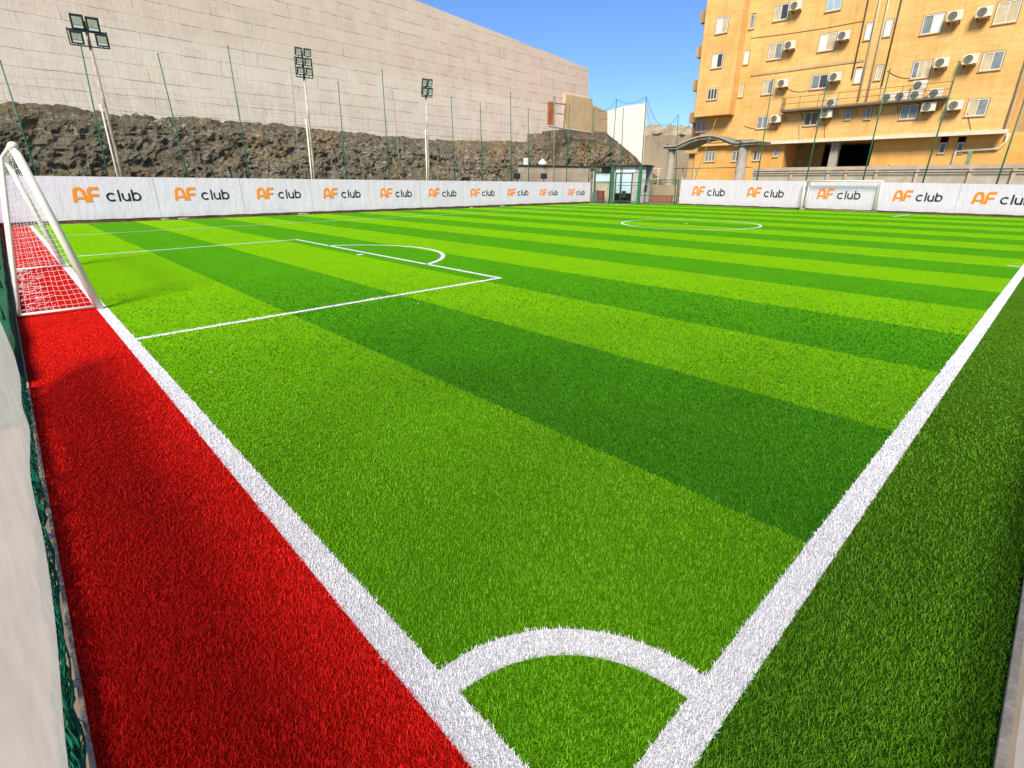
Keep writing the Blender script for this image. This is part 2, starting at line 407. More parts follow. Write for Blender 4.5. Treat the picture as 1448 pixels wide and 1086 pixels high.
# ------------------------------------------------------------------ turf blades near the camera (uncountable)
def blades():
    cx, cy = CAMP[0], CAMP[1]
    N0 = 2600000
    # sample in polar form about the foot of the camera, then reject
    rmax = 13.
    r = rmax*rng.random(N0)**.62
    a = rng.uniform(math.radians(-14), math.radians(104), N0)
    x = cx+r*np.cos(a); y = cy+r*np.sin(a)
    # density wanted
    pdf = (1/.62)*(r/rmax)**(1/.62-1)/rmax/(math.radians(118)*r)*N0
    want = np.where(r < 2.2, 21000., 21000.*(2.2/np.maximum(r, .1))**1.9)
    want *= np.clip((13.-r)/8., 0, 1)
    keep = (rng.random(N0) < want/pdf) & (x > -1.10) & (y > -.865) & (r > .5)
    # only the wedge the picture (or a step beside it) can show
    keep &= ~((r < 1.0))
    x, y, r = x[keep], y[keep], r[keep]
    n = len(x)
    rad = np.hypot(x, y)
    white = ((x > -LW) & (x < 0) & (y > -LW)) | ((y > -LW) & (y < 0) & (x > -LW)) | ((x > 0) & (y > 0) & (np.abs(rad-.715) < LW/2))
    bw = BW/2
    white |= (x > 0) & (x < BX1+bw) & (np.abs(y-BY0) < bw) | (np.abs(x-BX1) < bw) & (y > BY0) & (y < BY1)
    red = (x <= -LW); run = (y <= -LW) & (x > -LW)
    red &= ~white; run &= ~white
    run |= (y <= -LW) & (x <= -LW) & False
    green = ~(white | red | run)
    par = (np.floor(x/2).astype(int) % 2)
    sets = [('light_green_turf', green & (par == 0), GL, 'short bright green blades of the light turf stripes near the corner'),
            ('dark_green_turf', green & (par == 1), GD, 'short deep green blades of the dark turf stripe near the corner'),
            ('white_turf', white, WHT, 'white turf blades of the goal line, touchline and corner arc'),
            ('red_turf_blades', red, RED, 'red turf blades of the strip behind the goal line'),
            ('runoff_turf_blades', run, GR, 'darker green turf blades outside the touchline')]
    for name, msk, c, lab in sets:
        X, Y, R = x[msk], y[msk], r[msk]; k = len(X)
        if not k: continue
        wsc = np.clip(R/2.0, 1, 4.5)
        L = rng.uniform(.016, .032, k)
        W = rng.uniform(.0009, .0016, k)*wsc
        th = rng.uniform(0, 2*math.pi, k); lean = rng.uniform(.45, 1.9, k)
        curl = rng.uniform(-1.9, 1.9, k)
        dx, dy = np.cos(th), np.sin(th); nx, ny = -dy, dx
        LV = 4
        V = np.zeros((k, LV, 2, 3), np.float32)
        px = X.copy(); py = Y.copy(); pz = np.full(k, .001)
        tw = rng.uniform(-.9, .9, k)
        for i in range(LV):
            w = W*(1.0, .95, .75, .12)[i]
            sx = nx*np.cos(tw*i/3)+dx*np.sin(tw*i/3)*.6; sy = ny*np.cos(tw*i/3)+dy*np.sin(tw*i/3)*.6
            for j, sg in enumerate((-1, 1)):
                V[:, i, j, 0] = px+sg*w*sx; V[:, i, j, 1] = py+sg*w*sy; V[:, i, j, 2] = pz
            ang = lean*(.35+.65*i/2)+curl*max(0, i-1)*.6
            st = L/3
            px = px+st*np.sin(ang)*dx; py = py+st*np.sin(ang)*dy; pz = np.maximum(pz+st*np.cos(ang), .0015)
        verts = V.reshape(-1, 3)
        base = (np.arange(k)*LV*2)[:, None]
        q = np.array([[0, 1, 3, 2], [2, 3, 5, 4], [4, 5, 7, 6]]).reshape(1, -1)
        loops = (base+q).reshape(-1).astype(np.int32)
        nf = k*3
        me = bpy.data.meshes.new(name)
        me.vertices.add(len(verts)); me.vertices.foreach_set('co', verts.reshape(-1))
        me.loops.add(nf*4); me.loops.foreach_set('vertex_index', loops)
        me.polygons.add(nf); me.polygons.foreach_set('loop_start', np.arange(0, nf*4, 4, dtype=np.int32))
        me.polygons.foreach_set('use_smooth', np.ones(nf, bool))
        me.update(calc_edges=True)
        at = me.attributes.new('tint', 'FLOAT', 'POINT')
        at.data.foreach_set('value', np.repeat(np.clip(.72*rng.random(k)+.28*(.5+.25*(np.sin(X*2.1+1.3*np.sin(Y*1.7))+np.sin(Y*3.3+1.1*np.sin(X*1.9+2.)))), 0, 1), LV*2).astype(np.float32))
        o = bpy.data.objects.new(name, me); COL.objects.link(o)
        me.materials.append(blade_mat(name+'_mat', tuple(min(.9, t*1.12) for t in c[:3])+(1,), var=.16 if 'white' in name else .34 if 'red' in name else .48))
        tag(o, lab, None, None, 'stuff')
blades()

b = MB()
for i in range(150):
    x, y = random.uniform(.3, 34), random.uniform(.4, 25); r = random.uniform(.008, .022)*(1+x/25)
    a_ = random.uniform(0, 6.3); n_ = random.randint(4, 6)
    P = [(x+r*random.uniform(.5, 1)*math.cos(a_+6.283*k/n_), y+.6*r*random.uniform(.5, 1)*math.sin(a_+6.283*k/n_), .030 if x < 12 else .012) for k in range(n_)]
    b.prism(P, (0, 0, .006))
o = b.build('litter', mat('pale_litter', (.50, .47, .38, 1), .9, .1, var=.3, vscale=2), None); tag(o, 'pale scraps and dry leaves scattered thinly over the pitch', None, None, 'stuff')

# ------------------------------------------------------------------ lettering
def stroke(b, pts, w, org, ux, uz, un, scale, off=0., th=.006, cap=True):
    """one flat ribbon with mitred joints and round ends, as a thin solid"""
    pts = [p for i, p in enumerate(pts) if i == 0 or math.dist(p, pts[i-1]) > 1e-6]
    P = np.array(pts, float); n = len(P); lft = []; rgt = []
    for i in range(n):
        d0 = P[i]-P[i-1] if i else P[1]-P[0]; d1 = P[i+1]-P[i] if i < n-1 else P[-1]-P[-2]
        d0 = d0/np.linalg.norm(d0); d1 = d1/np.linalg.norm(d1)
        t = d0+d1; t = t/np.linalg.norm(t); nn = np.array([-t[1], t[0]]); k = 1/max(.55, nn @ np.array([-d0[1], d0[0]]))
        lft.append(P[i]+nn*w/2*k); rgt.append(P[i]-nn*w/2*k)
    vs = []; fs = []
    tp = lambda p, o: org+ux*p[0]*scale+uz*p[1]*scale+un*o
    for i in range(n): vs += [tp(lft[i], off+th), tp(rgt[i], off+th), tp(lft[i], 0), tp(rgt[i], 0)]
    for i in range(n-1):
        a = 4*i; c = a+4; fs += [(a, a+1, c+1, c), (a+2, c+2, c+3, a+3), (a, c, c+2, a+2), (a+1, a+3, c+3, c+1)]
    fs += [(0, 2, 3, 1), (4*n-4, 4*n-3, 4*n-1, 4*n-2)]
    b.add(vs, fs)
    return b
def arc(cx, cy, rx, ry, a0, a1, n=10):
    return [(cx+rx*math.cos(math.radians(a0+(a1-a0)*i/n)), cy+ry*math.sin(math.radians(a0+(a1-a0)*i/n))) for i in range(n+1)]
def logo(org, ux, uz, un, width, parent):
    """orange AF and black club; the mark is 1 high and 4.05 wide before scaling"""
    sc = width/4.02
    lg = bpy.data.objects.new('logo', None); COL.objects.link(lg); lg.parent = parent; lg.empty_display_size = .1
    lg.location = tuple(np.array(org)-np.array(world(parent)))
    def letter(m, *strokes):
        b = MB()
        for i, (pts, w) in enumerate(strokes): stroke(b, pts, w, org, ux, uz, un, sc, .0015*i)
        b.build('letter', M[m], lg)
    letter('orange', ([(.10, 0), (.17, .55)]+arc(.40, .62, .22, .285, 165, 90, 6)+arc(.47, .62, .20, .285, 90, 15, 6)+[(.70, .5), (.76, 0)], .21), ([(.16, .27), (.74, .27)], .15))
    letter('orange', ([(.98, 0), (.98, .58)]+arc(1.16, .66, .18, .245, 180, 90, 6)+[(1.58, .905)], .20), ([(.98, .46), (1.50, .46)], .18))
    w = .115
    letter('black', (arc(2.23, .305, .255, .25, 45, 315, 14), w))
    letter('black', ([(2.70, .0), (2.70, .80)], w))
    letter('black', ([(2.91, .56), (2.91, .28)]+arc(3.11, .28, .20, .225, 180, 360, 10)+[(3.31, .56)], w), ([(3.31, .3), (3.31, .0)], w))
    letter('black', ([(3.52, .80), (3.52, .0)], w), (arc(3.74, .305, .235, .25, 0, 360, 20), w))

def sheet_grid(b, a, c, z0a, z1a, z0b, z1b, n, thick, nrm, wav=.01, seed=0, nz=8):
    """a hanging sheet between two ground points, gently rippled, with thickness"""
    fr = []; bk = []
    for i in range(n+1):
        t = i/n; p = a+(c-a)*t
        for j in range(nz+1):
            s_ = j/nz; z = (z0a+(z0b-z0a)*t)*(1-s_)+(z1a+(z1b-z1a)*t)*s_
            if j == 0: z += .012*math.sin(i*1.7+seed)
            w = wav*mnoise.noise(Vector((p[0]*.9+seed, p[1]*.9, z*1.3)))
            q = np.array([p[0], p[1], z])+nrm*w
            fr.append(q); bk.append(q-nrm*thick)
    m = nz+1; K = len(fr); fs = []
    if thick == 0:
        b.add(fr, [(i*m+j, (i+1)*m+j, (i+1)*m+j+1, i*m+j+1) for i in range(n) for j in range(nz)]); return
    for i in range(n):
        for j in range(nz):
            k = i*m+j; fs.append((k, k+m, k+m+1, k+1)); fs.append((K+k, K+k+1, K+k+m+1, K+k+m))
    for i in range(n):
        k = i*m; fs.append((k, K+k, K+k+m, k+m)); k += nz; fs.append((k, k+m, K+k+m, K+k))
    for j in range(nz):
        fs.append((j, j+1, K+j+1, K+j)); k = n*m+j; fs.append((k, K+k, K+k+1, k+1))
    b.add(fr+bk, fs)

def banner(name, label, a, c, ha, hc, za, zc, logos, pl, seed, posts=3.2):
    a = np.array(a, float); c = np.array(c, float); d = (c-a); L = np.linalg.norm(d); d = d/L
    nrm = np.array([d[1], -d[0], 0.])          # faces the pitch
    if (CAMP[:2]-a) @ nrm[:2] < 0: nrm = -nrm
    root = thing(name, label, 'banner', ((a[0]+c[0])/2, (a[1]+c[1])/2, 0))
    b = MB(); sheet_grid(b, a, c, za, ha, zc, hc, max(8, int(L*2.5)), .006, nrm, .009, seed)
    b.build('sheet', M['banner'], root)
    k = int(L/posts)+1
    for i in range(k+1):
        p = a+d*L*i/k; p3 = np.array([p[0], p[1], 0])-nrm*.08
        h = ha+(hc-ha)*i/k
        MB().tube([p3-np.array([0, 0, .02]), p3+np.array([0, 0, h-.02])], .03, 8).build('post', M['gpole'], root, smooth=True)
    b = MB(); b.tube([np.array([a[0], a[1], ha-.12])-nrm*.045, np.array([c[0], c[1], hc-.12])-nrm*.045], .018, 6)
    b.tube([np.array([a[0], a[1], za+.1])-nrm*.045, np.array([c[0], c[1], zc+.1])-nrm*.045], .018, 6)
    b.build('rail', M['gpole'], root, smooth=True)
    b = MB(); b.obox(((a[0]+c[0])/2-nrm[0]*.04, (a[1]+c[1])/2-nrm[1]*.04, za/2+.02), d.tolist()+[0] if False else (d[0]*L/2, d[1]*L/2, 0), tuple(nrm*.02), (0, 0, za/2+.02)); b.build('shade_strip', M['gap_shade'], root)  # dark strip standing in for the shade under the banner
    qs = [hit((l[0]+l[2])/2, l[1], pl) for l in logos]
    for i in range(len(qs)):                     # welded joints and eyelet ties between the printed panels
        q2 = (qs[i]+qs[i+1])/2 if i+1 < len(qs) else qs[i]+np.array([d[0], d[1], 0])*1.9
        t_ = float((q2[:2]-a) @ d)
        if not .3 < t_ < L-.3: continue
        hh = ha+(hc-ha)*t_/L; zz = za+(zc-za)*t_/L; c_ = np.array([a[0]+d[0]*t_, a[1]+d[1]*t_, 0])+nrm*.012
        b = MB(); b.obox(c_+np.array((0, 0, (hh+zz)/2)), (d[0]*.012, d[1]*.012, 0), nrm*.002, (0, 0, (hh-zz)/2-.01)); b.build('seam', M['seam'], root)
    for x0, y0, x1, y1 in logos:                # baseline ends of each logo
        p = hit(x0, y0, pl); q = hit(x1, y1, pl); u = q-p; W = np.linalg.norm(u[:2]); ux = np.array([u[0], u[1], 0])/W
        logo(p+nrm*.010, ux, np.array([0, 0, 1.]), nrm, W, root)
    return root
PL = plane_xy(LA, LB); PR = plane_xy(RA, RB)
Llog = [(104.4,286,201.2,285),(248,283.5,325,282.5),(363.7,281.5,426,281),(457.5,280.5,510,280),(537.6,279.3,582.3,279),(606.2,278.6,645.3,278.2),(665.2,277.6,699,277.2),(717.2,277,747,276.8),(763,276.6,788.5,276.3),(802.8,276.2,826.6,276)]
Rlog = [(978.3,276.5,1024.3,277.5),(1055.6,278.3,1107.4,279.8),(1154.5,280.8,1215.4,283),(1261.7,283.8,1331,286.5),(1373,288,1459,291)]
e = hit(834, 286, PL)
banner('perimeter_banner', 'long white banner along the left side of the pitch below the rock face', LA, e[:2], 2.27, 1.76, .16, .16, Llog, PL, 1.)
p0 = hit(960, 288, PR); p1 = hit(1134, 296, PR); p2 = hit(1139, 296, PR)
banner('perimeter_banner', 'short white banner between the green gate and the far goal', p0[:2], p1[:2], 1.96, 1.84, .10, .10, Rlog[:2], PR, 5., 2.6)
banner('perimeter_banner', 'white banner behind and right of the far goal, running out of the picture', p2[:2], RB, 1.84, 1.52, .10, .14, Rlog[2:], PR, 9., 2.6)

# banner edging at the turf's border
b = MB()
dl = (LB-LA)/np.linalg.norm(LB-LA)
b.obox(((LA[0]+LB[0])/2, (LA[1]+LB[1])/2-.09, .012), (dl[0]*22, dl[1]*22, 0), (0, .05, 0), (0, 0, .02))
struct(b.build('edging_kerb', M['brownkerb']))
b = MB(); dr = (RB-RA)/np.linalg.norm(RB-RA)
b.obox(((RA[0]+RB[0])/2-.12, (RA[1]+RB[1])/2, .012), (dr[0]*14, dr[1]*14, 0), (.05, 0, 0), (0, 0, .02))
struct(b.build('edging_kerb', M['brownkerb']))
# bits of rubbish under the long banner
for i, px in enumerate((235, 262, 432, 668, 712)):
    p = hit(px, 309.5-(px-235)*.028, PL); b = MB()
    b.obox((p[0], p[1]+.05, .05), (.22+.1*(i % 3), .05, .02), (-.02, .07, .01), (.01, 0, .035))
    tag(b.build('rubble_piece', M['stone'], bevel=.015), 'pale lump of rubble lying under the long white banner', 'rubble', 'rubble under the banner')

# ------------------------------------------------------------------ near fences
b = MB()
ys = np.linspace(-1.2, 6.45, 40); fr = []; nz = 10
for i, yy in enumerate(ys):
    for j in range(nz+1):
        s_ = j/nz
        z0 = .155+.012*math.sin(yy*2.1)+(max(0, yy-5.9)/.55)**2*.42
        z = z0+(.92-z0)*s_
        xx = -1.135+.010*math.sin(yy*3.1+z*2)+.02*mnoise.noise(Vector((yy*1.2, z*2, 3)))
        fr.append((xx, yy, z))
m_ = nz+1
b.add(fr, [(i*m_+j, i*m_+j+1, (i+1)*m_+j+1, (i+1)*m_+j) for i in range(len(ys)-1) for j in range(nz)])
tag(b.build('side_banner', M['backsheet'], smooth=True), 'cream white banner sheet hanging along the red turf strip', 'banner')
# green tarp fence past that banner
root = thing('tarp_fence', 'green tarpaulin fence along the red strip past the near goal', 'fence', (-1.19, 18, 0))
b = MB(); sheet_grid(b, np.array((-1.17, 6.35)), np.array((-1.17, 34.0)), .01, .20, .01, .24, 90, 0, np.array([1., 0, 0]), .03, 2.)
b.build('tarpaulin', M['tarp'], root, smooth=True)
b = MB(); gx = np.linspace(-2.6, -1.165, 9); gy = np.linspace(5.2, 34, 120)
b.add([(x, y, .015+.035*abs(mnoise.noise(Vector((x*3, y*1.6, 4.))))+(.02 if i == 8 else 0)) for y in gy for i, x in enumerate(gx)], [(j*9+i, j*9+i+1, (j+1)*9+i+1, (j+1)*9+i) for j in range(119) for i in range(8)])
b.build('added_green_sheet', M['tarp'], root, smooth=True)  # flat sheet added to show the fence's green without its shadow
for yy in np.arange(6.5, 34.1, 3.4):
    MB().tube([(-1.24, yy, -.02), (-1.24, yy, .3)], .025, 8).build('post', M['gpole'], root, smooth=True)
# twisted green net lying along the turf edge
b = MB()
for s in range(30):
    pth = []
    for yy in np.arange(-1.1, 6.2, .06):
        t = yy*(7+s*.7)+s*2.1
        pth.append((-1.128-.016*(s % 3)+.012*math.cos(t)+.012*mnoise.noise(Vector((yy*3, s*7., 0))), yy, .055+.035*math.sin(t*.7+s)+.02*mnoise.noise(Vector((yy*2.5, s*3., 5.)))+.0022*s))
    b.tube(pth, .0032, 4)
tag(b.build('net_bundle', M['greynet'], smooth=True), 'twisted green netting bundled along the frayed edge of the red turf', 'netting')
for i in range(26):
    yy = .95+i*.21+random.uniform(-.06, .06); b = MB(); r = random.uniform(.012, .026)
    pts = []; 
    b.lathe((-1.121+random.uniform(-.006, .006), yy, .005), [(r*.35, 0), (r*.9, r*.35), (r, r*.8), (r*.6, r*1.3), (r*.15, r*1.5)], 7)
    o = b.build('stone', M['stone']); o.rotation_euler = (random.uniform(-.4, .4), random.uniform(-.4, .4), random.uniform(0, 6))
    tag(o, 'small pale stone caught in the green netting under the near banner', 'stone', 'stones along the red turf edge')
# frayed backing of the red turf
b = MB(); vs = []; fs = []
ye = np.arange(-1.0, 33, .09)
for i, yy in enumerate(ye):
    w = .012+.010*mnoise.noise(Vector((yy*5, 1, 0)))
    vs += [(-1.112-w*.3, yy, .016), (-1.104+w*.4, yy, .017)]
    if i: fs.append((2*i-2, 2*i-1, 2*i+1, 2*i))
b.add(vs, fs); o = b.build('turf_edge', M['cream']); struct(o)
# right-hand kerb and banner beside the run-off
b = MB(); b.box((-1.2, -.898, -.03), (38, -.866, .028)); struct(b.build('turf_kerb', M['kerb'], bevel=.004))
b = MB(); sheet_grid(b, np.array((-.6, -.912)), np.array((38, -.912)), .05, .34, .05, .34, 80, 0, np.array([0, 1., 0]), .006, 4.)
tag(b.build('side_banner', M['backsheet']), 'white banner sheet standing behind the concrete kerb of the right run-off', 'banner')

# ------------------------------------------------------------------ goals
def net_mesh(b, p00, p10, p01, p11, nu, nv, r, sag=0., sv=(0, 0, -1)):
    """net between four corners; u along p00-p10, v along p00-p01"""
    p00, p10, p01, p11 = (np.array(t, float) for t in (p00, p10, p01, p11)); sv = np.array(sv, float)
    def P(u, v):
        q = (p00*(1-u)+p10*u)*(1-v)+(p01*(1-u)+p11*u)*v
        j = np.array([mnoise.noise(Vector((u*9+k*3.1, v*9, k*5.))) for k in range(3)])*.02
        return q+sv*sag*math.sin(math.pi*u)*math.sin(math.pi*v)+j
    for i in range(nu+1): b.tube([P(i/nu, k/12) for k in range(13)], r, 4, False)
    for j in range(nv+1): b.tube([P(k/(nu), j/nv) for k in range(nu+1)], r, 4, False)
T0, T1 = np.array((-.50, 9.98, 2.36)), np.array((-.50, 16.0, 2.36))
B0, B1 = np.array((-.10, 9.98, .05)), np.array((-.10, 16.0, .05))
K0, K1 = np.array((-1.06, 10.06, .05)), np.array((-1.06, 15.9, .05))
g = thing('football_goal', 'white football goal with slack net on the near goal line', 'goal', (-.1, 13, 0))
MB().tube([B0-(0, 0, .045), B0+(T0-B0)*.5, T0], .055, 14).build('goalpost', M['gpaint'], g, smooth=True)
MB().tube([B1-(0, 0, .045), B1+(T1-B1)*.5, T1], .055, 14).build('goalpost', M['gpaint'], g, smooth=True)
MB().tube([T0+(.0, -.05, .03), T0+(0, .3, .035), T1-(0, .3, -.035), T1+(0, .05, .03)], .06, 14).build('crossbar', M['gpaint'], g, smooth=True)
for A, B in ((B0, K0), (B1, K1)):
    MB().tube([A, B], .022, 8).build('ground_bar', M['gpaint'], g, smooth=True)
MB().tube([K0, K1], .026, 8).build('back_bar', M['gpaint'], g, smooth=True)
for T, K in ((T0, K0), (T1, K1)):
    S0 = T+np.array((-.16, 0, -.12))
    MB().tube([T, T+np.array((-.07, 0, -.01)), S0, S0+(K-S0)*.5, K], .02, 8).build('stay', M['gpaint'], g, smooth=True)
b = MB(); s0 = T0+np.array((-.16, 0, -.12)); s1 = T1+np.array((-.16, 0, -.12))
net_mesh(b, K0, K1, s0, s1, 96, 30, .0021, .06, (-.1, 0, 0))
net_mesh(b, s0, s1, T0, T1, 96, 2, .0021, .03)
net_mesh(b, K0, B0, s0, T0, 12, 30, .0021, .05, (0, 1, 0))
net_mesh(b, K1, B1, s1, T1, 12, 30, .0021, .05, (0, -1, 0))
# slack folds lying on the turf behind the mouth
for i in range(60):
    yy = random.uniform(10.1, 15.9); xx = random.uniform(-1.0, -.75); pth = []
    a = random.uniform(0, 6.3)
    for k in range(7):
        pth.append((max(-1.05, min(-.18, xx+.05*k*math.cos(a)+random.uniform(-.02, .02))), yy+.06*k*math.sin(a), .05+random.uniform(0, .05)))
    b.tube(pth, .003, 4, False)
b.build('net', M['net'], g)

q0 = hit(1131, 296.5, plane_xy(RA-(.35, 0), RB-(.35, 0))); q1 = hit(1238, 300, plane_xy(RA-(.35, 0), RB-(.35, 0)))
q0[2] = q1[2] = 0
g2 = thing('football_goal', 'white football goal at the far end before the banner', 'goal', (q0+q1)/2)
up = np.array((0, 0, 1.84)); bk = np.array((.24, 0, 0))
i0 = q0+(q1-q0)*.012; i1 = q1-(q1-q0)*.012
MB().tube([q0, q0+up], .05, 10).build('goalpost', M['gpaint'], g2, smooth=True)
MB().tube([q1, q1+up], .05, 10).build('goalpost', M['gpaint'], g2, smooth=True)
MB().tube([q0+up, q1+up], .05, 10).build('crossbar', M['gpaint'], g2, smooth=True)
for q in (i0, i1):
    s = .16 if q is i0 else -.16
    MB().tube([q+bk+(0, -s, 0), q+bk+(0, -s, 1.62)], .028, 8).build('stay', M['gpaint'], g2, smooth=True)
    MB().tube([q+(0, 0, .03), q+bk+(0, -s, .03)], .025, 8).build('ground_bar', M['gpaint'], g2, smooth=True)
MB().tube([i0+bk+(0, -.16, .04), i1+bk+(0, .16, .04)], .03, 8).build('back_bar', M['rust'], g2, smooth=True)
b = MB(); net_mesh(b, i0+bk, i1+bk, i0+bk+up*.9, i1+bk+up*.9, 26, 10, .002, .03, (1, 0, 0))
b.build('net', M['net'], g2)

# ------------------------------------------------------------------ rock face and the great wall
def wplane(th, x0, y0):
    a = math.radians(th); n = np.array([-math.sin(a), math.cos(a), 0]); return n, n[0]*x0+n[1]*y0
PW = wplane(6, 0, 37.2)          # wall face
PROCK = wplane(3, 0, 35.2)       # foot of the rock
dW = np.array([math.cos(math.radians(6)), math.sin(math.radians(6)), 0]); nW = PW[0]
prof_px = [(-60, 125), (0, 133), (60, 136), (149, 150), (250, 157), (345, 165), (480, 180), (566, 190), (640, 196), (700, 197), (768, 199), (773, 184), (800, 184), (830, 186), (858, 187), (880, 205), (900, 222), (916, 240), (935, 252)]
def rock():
    xs = []; tops = []
    for px, py in prof_px:
        p = hit(px, py-2, PW if px < 770 else wplane(3, 0, 36.6)); s = p-np.array([0, 37.2, 0]); xs.append(p[0]); tops.append(p[2])
    xs[0] = -26; xs = np.array(xs); tops = np.array(tops)
    X = np.concatenate([np.arange(-26, -3, .3), np.arange(-3, xs[-1], .10)]); NZ = 60
    vs = []
    for i, x in enumerate(X):
        zt = np.interp(x, xs, tops)+.10*mnoise.fractal(Vector((x*1.3, 4.2, 0)), .8, 2., 4)
        zt = max(zt, .4)
        yb = 35.2+.052*x; yt = 37.35+.105*x if x < 44 else yb+1.6
        for j in range(NZ+1):
            t = j/NZ; z = t*zt-.1
            y = yb+(yt-yb)*(t**1.15)
            v = Vector((x*.55, z*.75, y*.2))
            d = mnoise.fractal(v, .9, 2.1, 3)*.75
            r1 = mnoise.noise(Vector((x*1.1+.6*d, z*1.5, 1.7)))
            r2 = mnoise.noise(Vector((x*2.3, z*3.1+r1, 7.1)))
            r3 = mnoise.noise(Vector((x*5.2+r2, z*6.0, 3.3)))
            cell = mnoise.voronoi(Vector((x*1.25+.5*r1, z*1.9+.5*r2+.35*x, 0)))[0]
            c2_ = mnoise.voronoi(Vector((x*3.0+.6*r2, z*4.4-.8*x, 2.)))[0]
            d += (1-2*abs(r1))*.30+(1-2*abs(r2))*.26+(1-2*abs(r3))*.10+(cell[1]-cell[0])*.42+(c2_[1]-c2_[0])*.22-.35
            k = min(1, (1-t)*3.5+.02)
            vs.append((x+.10*r2*k, y-d*.55*k, z+.08*r1*k))
    m = NZ+1; fs = [(i*m+j, (i+1)*m+j, (i+1)*m+j+1, i*m+j+1) for i in range(len(X)-1) for j in range(NZ)]
    # a strip of level ground behind the crest
    o = len(vs); 
    for i, x in enumerate(X):
        a = vs[i*m+NZ]; vs.append((a[0], a[1]+3.5, a[2]-.3))
    fs += [(i*m+NZ, (i+1)*m+NZ, o+i+1, o+i) for i in range(len(X)-1)]
    b = MB(); b.add(vs, fs); struct(b.build('rock_face', M['rock'], smooth=False))
rock()

def wall_piece(name, label, pl, pts, thick, m, extra=None):
    """vertical wall whose outline is given on its own plane, with real thickness"""
    P = [hit(x, y, pl) for x, y in pts] + (extra or [])
    org = P[0].copy(); org[2] = 0
    n = pl[0]; ang = math.atan2(-n[0], n[1])
    root = bpy.data.objects.new(name, None)
    loc = [np.array([(p-org) @ np.array([math.cos(ang), math.sin(ang), 0]), 0, p[2]]) for p in P]
    b = MB(); b.prism(loc, (0, thick, 0))
    o = b.build(name, m, None, local=True); o.location = tuple(org); o.rotation_euler = (0, 0, ang)
    return tag(o, label, 'wall')
L0 = np.array([-30, 37.2-30*math.tan(math.radians(6)), 3.]); L1 = L0.copy(); L1[2] = 17.0
wall_piece('retaining_wall', 'huge windowless cream concrete wall standing above the rock face', PW,
           [(832, 97), (832, 215)], 3.0, M['wall'], [L0, L1, hit(587, 0, PW)+np.array([-8.5, -.9, .75])*1., hit(587, 0, PW)])
PW2 = wplane(6, 0, 36.9)
wall_piece('stub_wall', 'lower sunlit block stepping down at the right end of the huge wall', PW2, [(800, 133), (838, 140), (838, 196), (800, 196)], 4.0, M['stub'])
PW3 = wplane(6, 0, 38.4)
wall_piece('stub_wall', 'low beige wall between the huge concrete wall and the far white wall', PW3, [(838, 148), (859, 158), (859, 205), (838, 205)], 1.0, M['stub'])
PW4 = plane_xy((66, 44), (66.0, 30))
wall_piece('white_wall', 'tall whitewashed wall catching the sun behind the rocks', PW4, [(857, 158), (884, 150), (913, 146), (906, 250), (857, 250)], .4, M['frontwhite'])

# coping ledge under the wall and holes
def hill():
    pl = plane_xy((86, 60), (80, 20)); xs = [903, 912, 925, 940, 955, 975, 1000, 1020]; tp = [176, 174, 177, 176, 177, 179, 181, 183]
    b = MB(); vs = []; fs = []; n = 60
    for i in range(n+1):
        px = 900+i*2.6
        ty = np.interp(px, xs, tp)
        P = hit(px, ty, pl); z1 = P[2]+.5*mnoise.fractal(Vector((px*.12, 0, 0)), .8, 2., 4); zm = hit(px, 192, pl)[2]+.4*mnoise.noise(Vector((px*.1, 5, 0)))
        for j in range(13):
            t = j/12; z = zm+(z1-zm)*t if t > 0 else 0
            d = mnoise.fractal(Vector((px*.10, z*.5, 1.)), .8, 2., 4)*(.9 if j > 0 else 0)*(1 if j > 1 else .12)
            vs.append((P[0]+d+t*2.5, P[1]+d*.3, z if j else -.1))
    for i in range(n):
        for j in range(12):
            k = i*13+j; fs.append((k, k+1, k+14, k+13))
    b.add(vs, [f for f in fs if (f[0] % 13) > 0]); struct(b.build('hill', M['hilltop']))
    b = MB(); b.add(vs, [f for f in fs if (f[0] % 13) == 0]); struct(b.build('hill_slope', M['hill']))
hill()

# rusty door frame on the rock ledge
PD = wplane(3, 0, 36.0)
def qd(px, py): return hit(px, py, PD)
a0 = qd(775, 177); a0b = a0.copy()
r = thing('rusty_gate', 'rusty gate frame with orange brown door on the rock ledge', 'gate', (a0[0], a0[1], a0[2]-.1))
b = MB(); b.prism([qd(775, 176), qd(782, 177), qd(782.5, 144), qd(775.5, 143.5)], (0, .12, 0)); b.build('door', M['orangeplank'], r)
b = MB(); b.tube([qd(783.5, 180), qd(784, 137)], .10, 6); b.tube([qd(797.5, 181), qd(800, 146)], .11, 6); b.tube([qd(784, 146), qd(800, 147.5)], .06, 6); b.tube([qd(784, 160), qd(799, 161.5)], .04, 6)
b.build('frame', M['rust'], r)
b = MB(); b.tube([qd(775, 178), qd(800, 182.5), qd(838, 188)], .09, 6); b.build('sill', M['stone'], r)

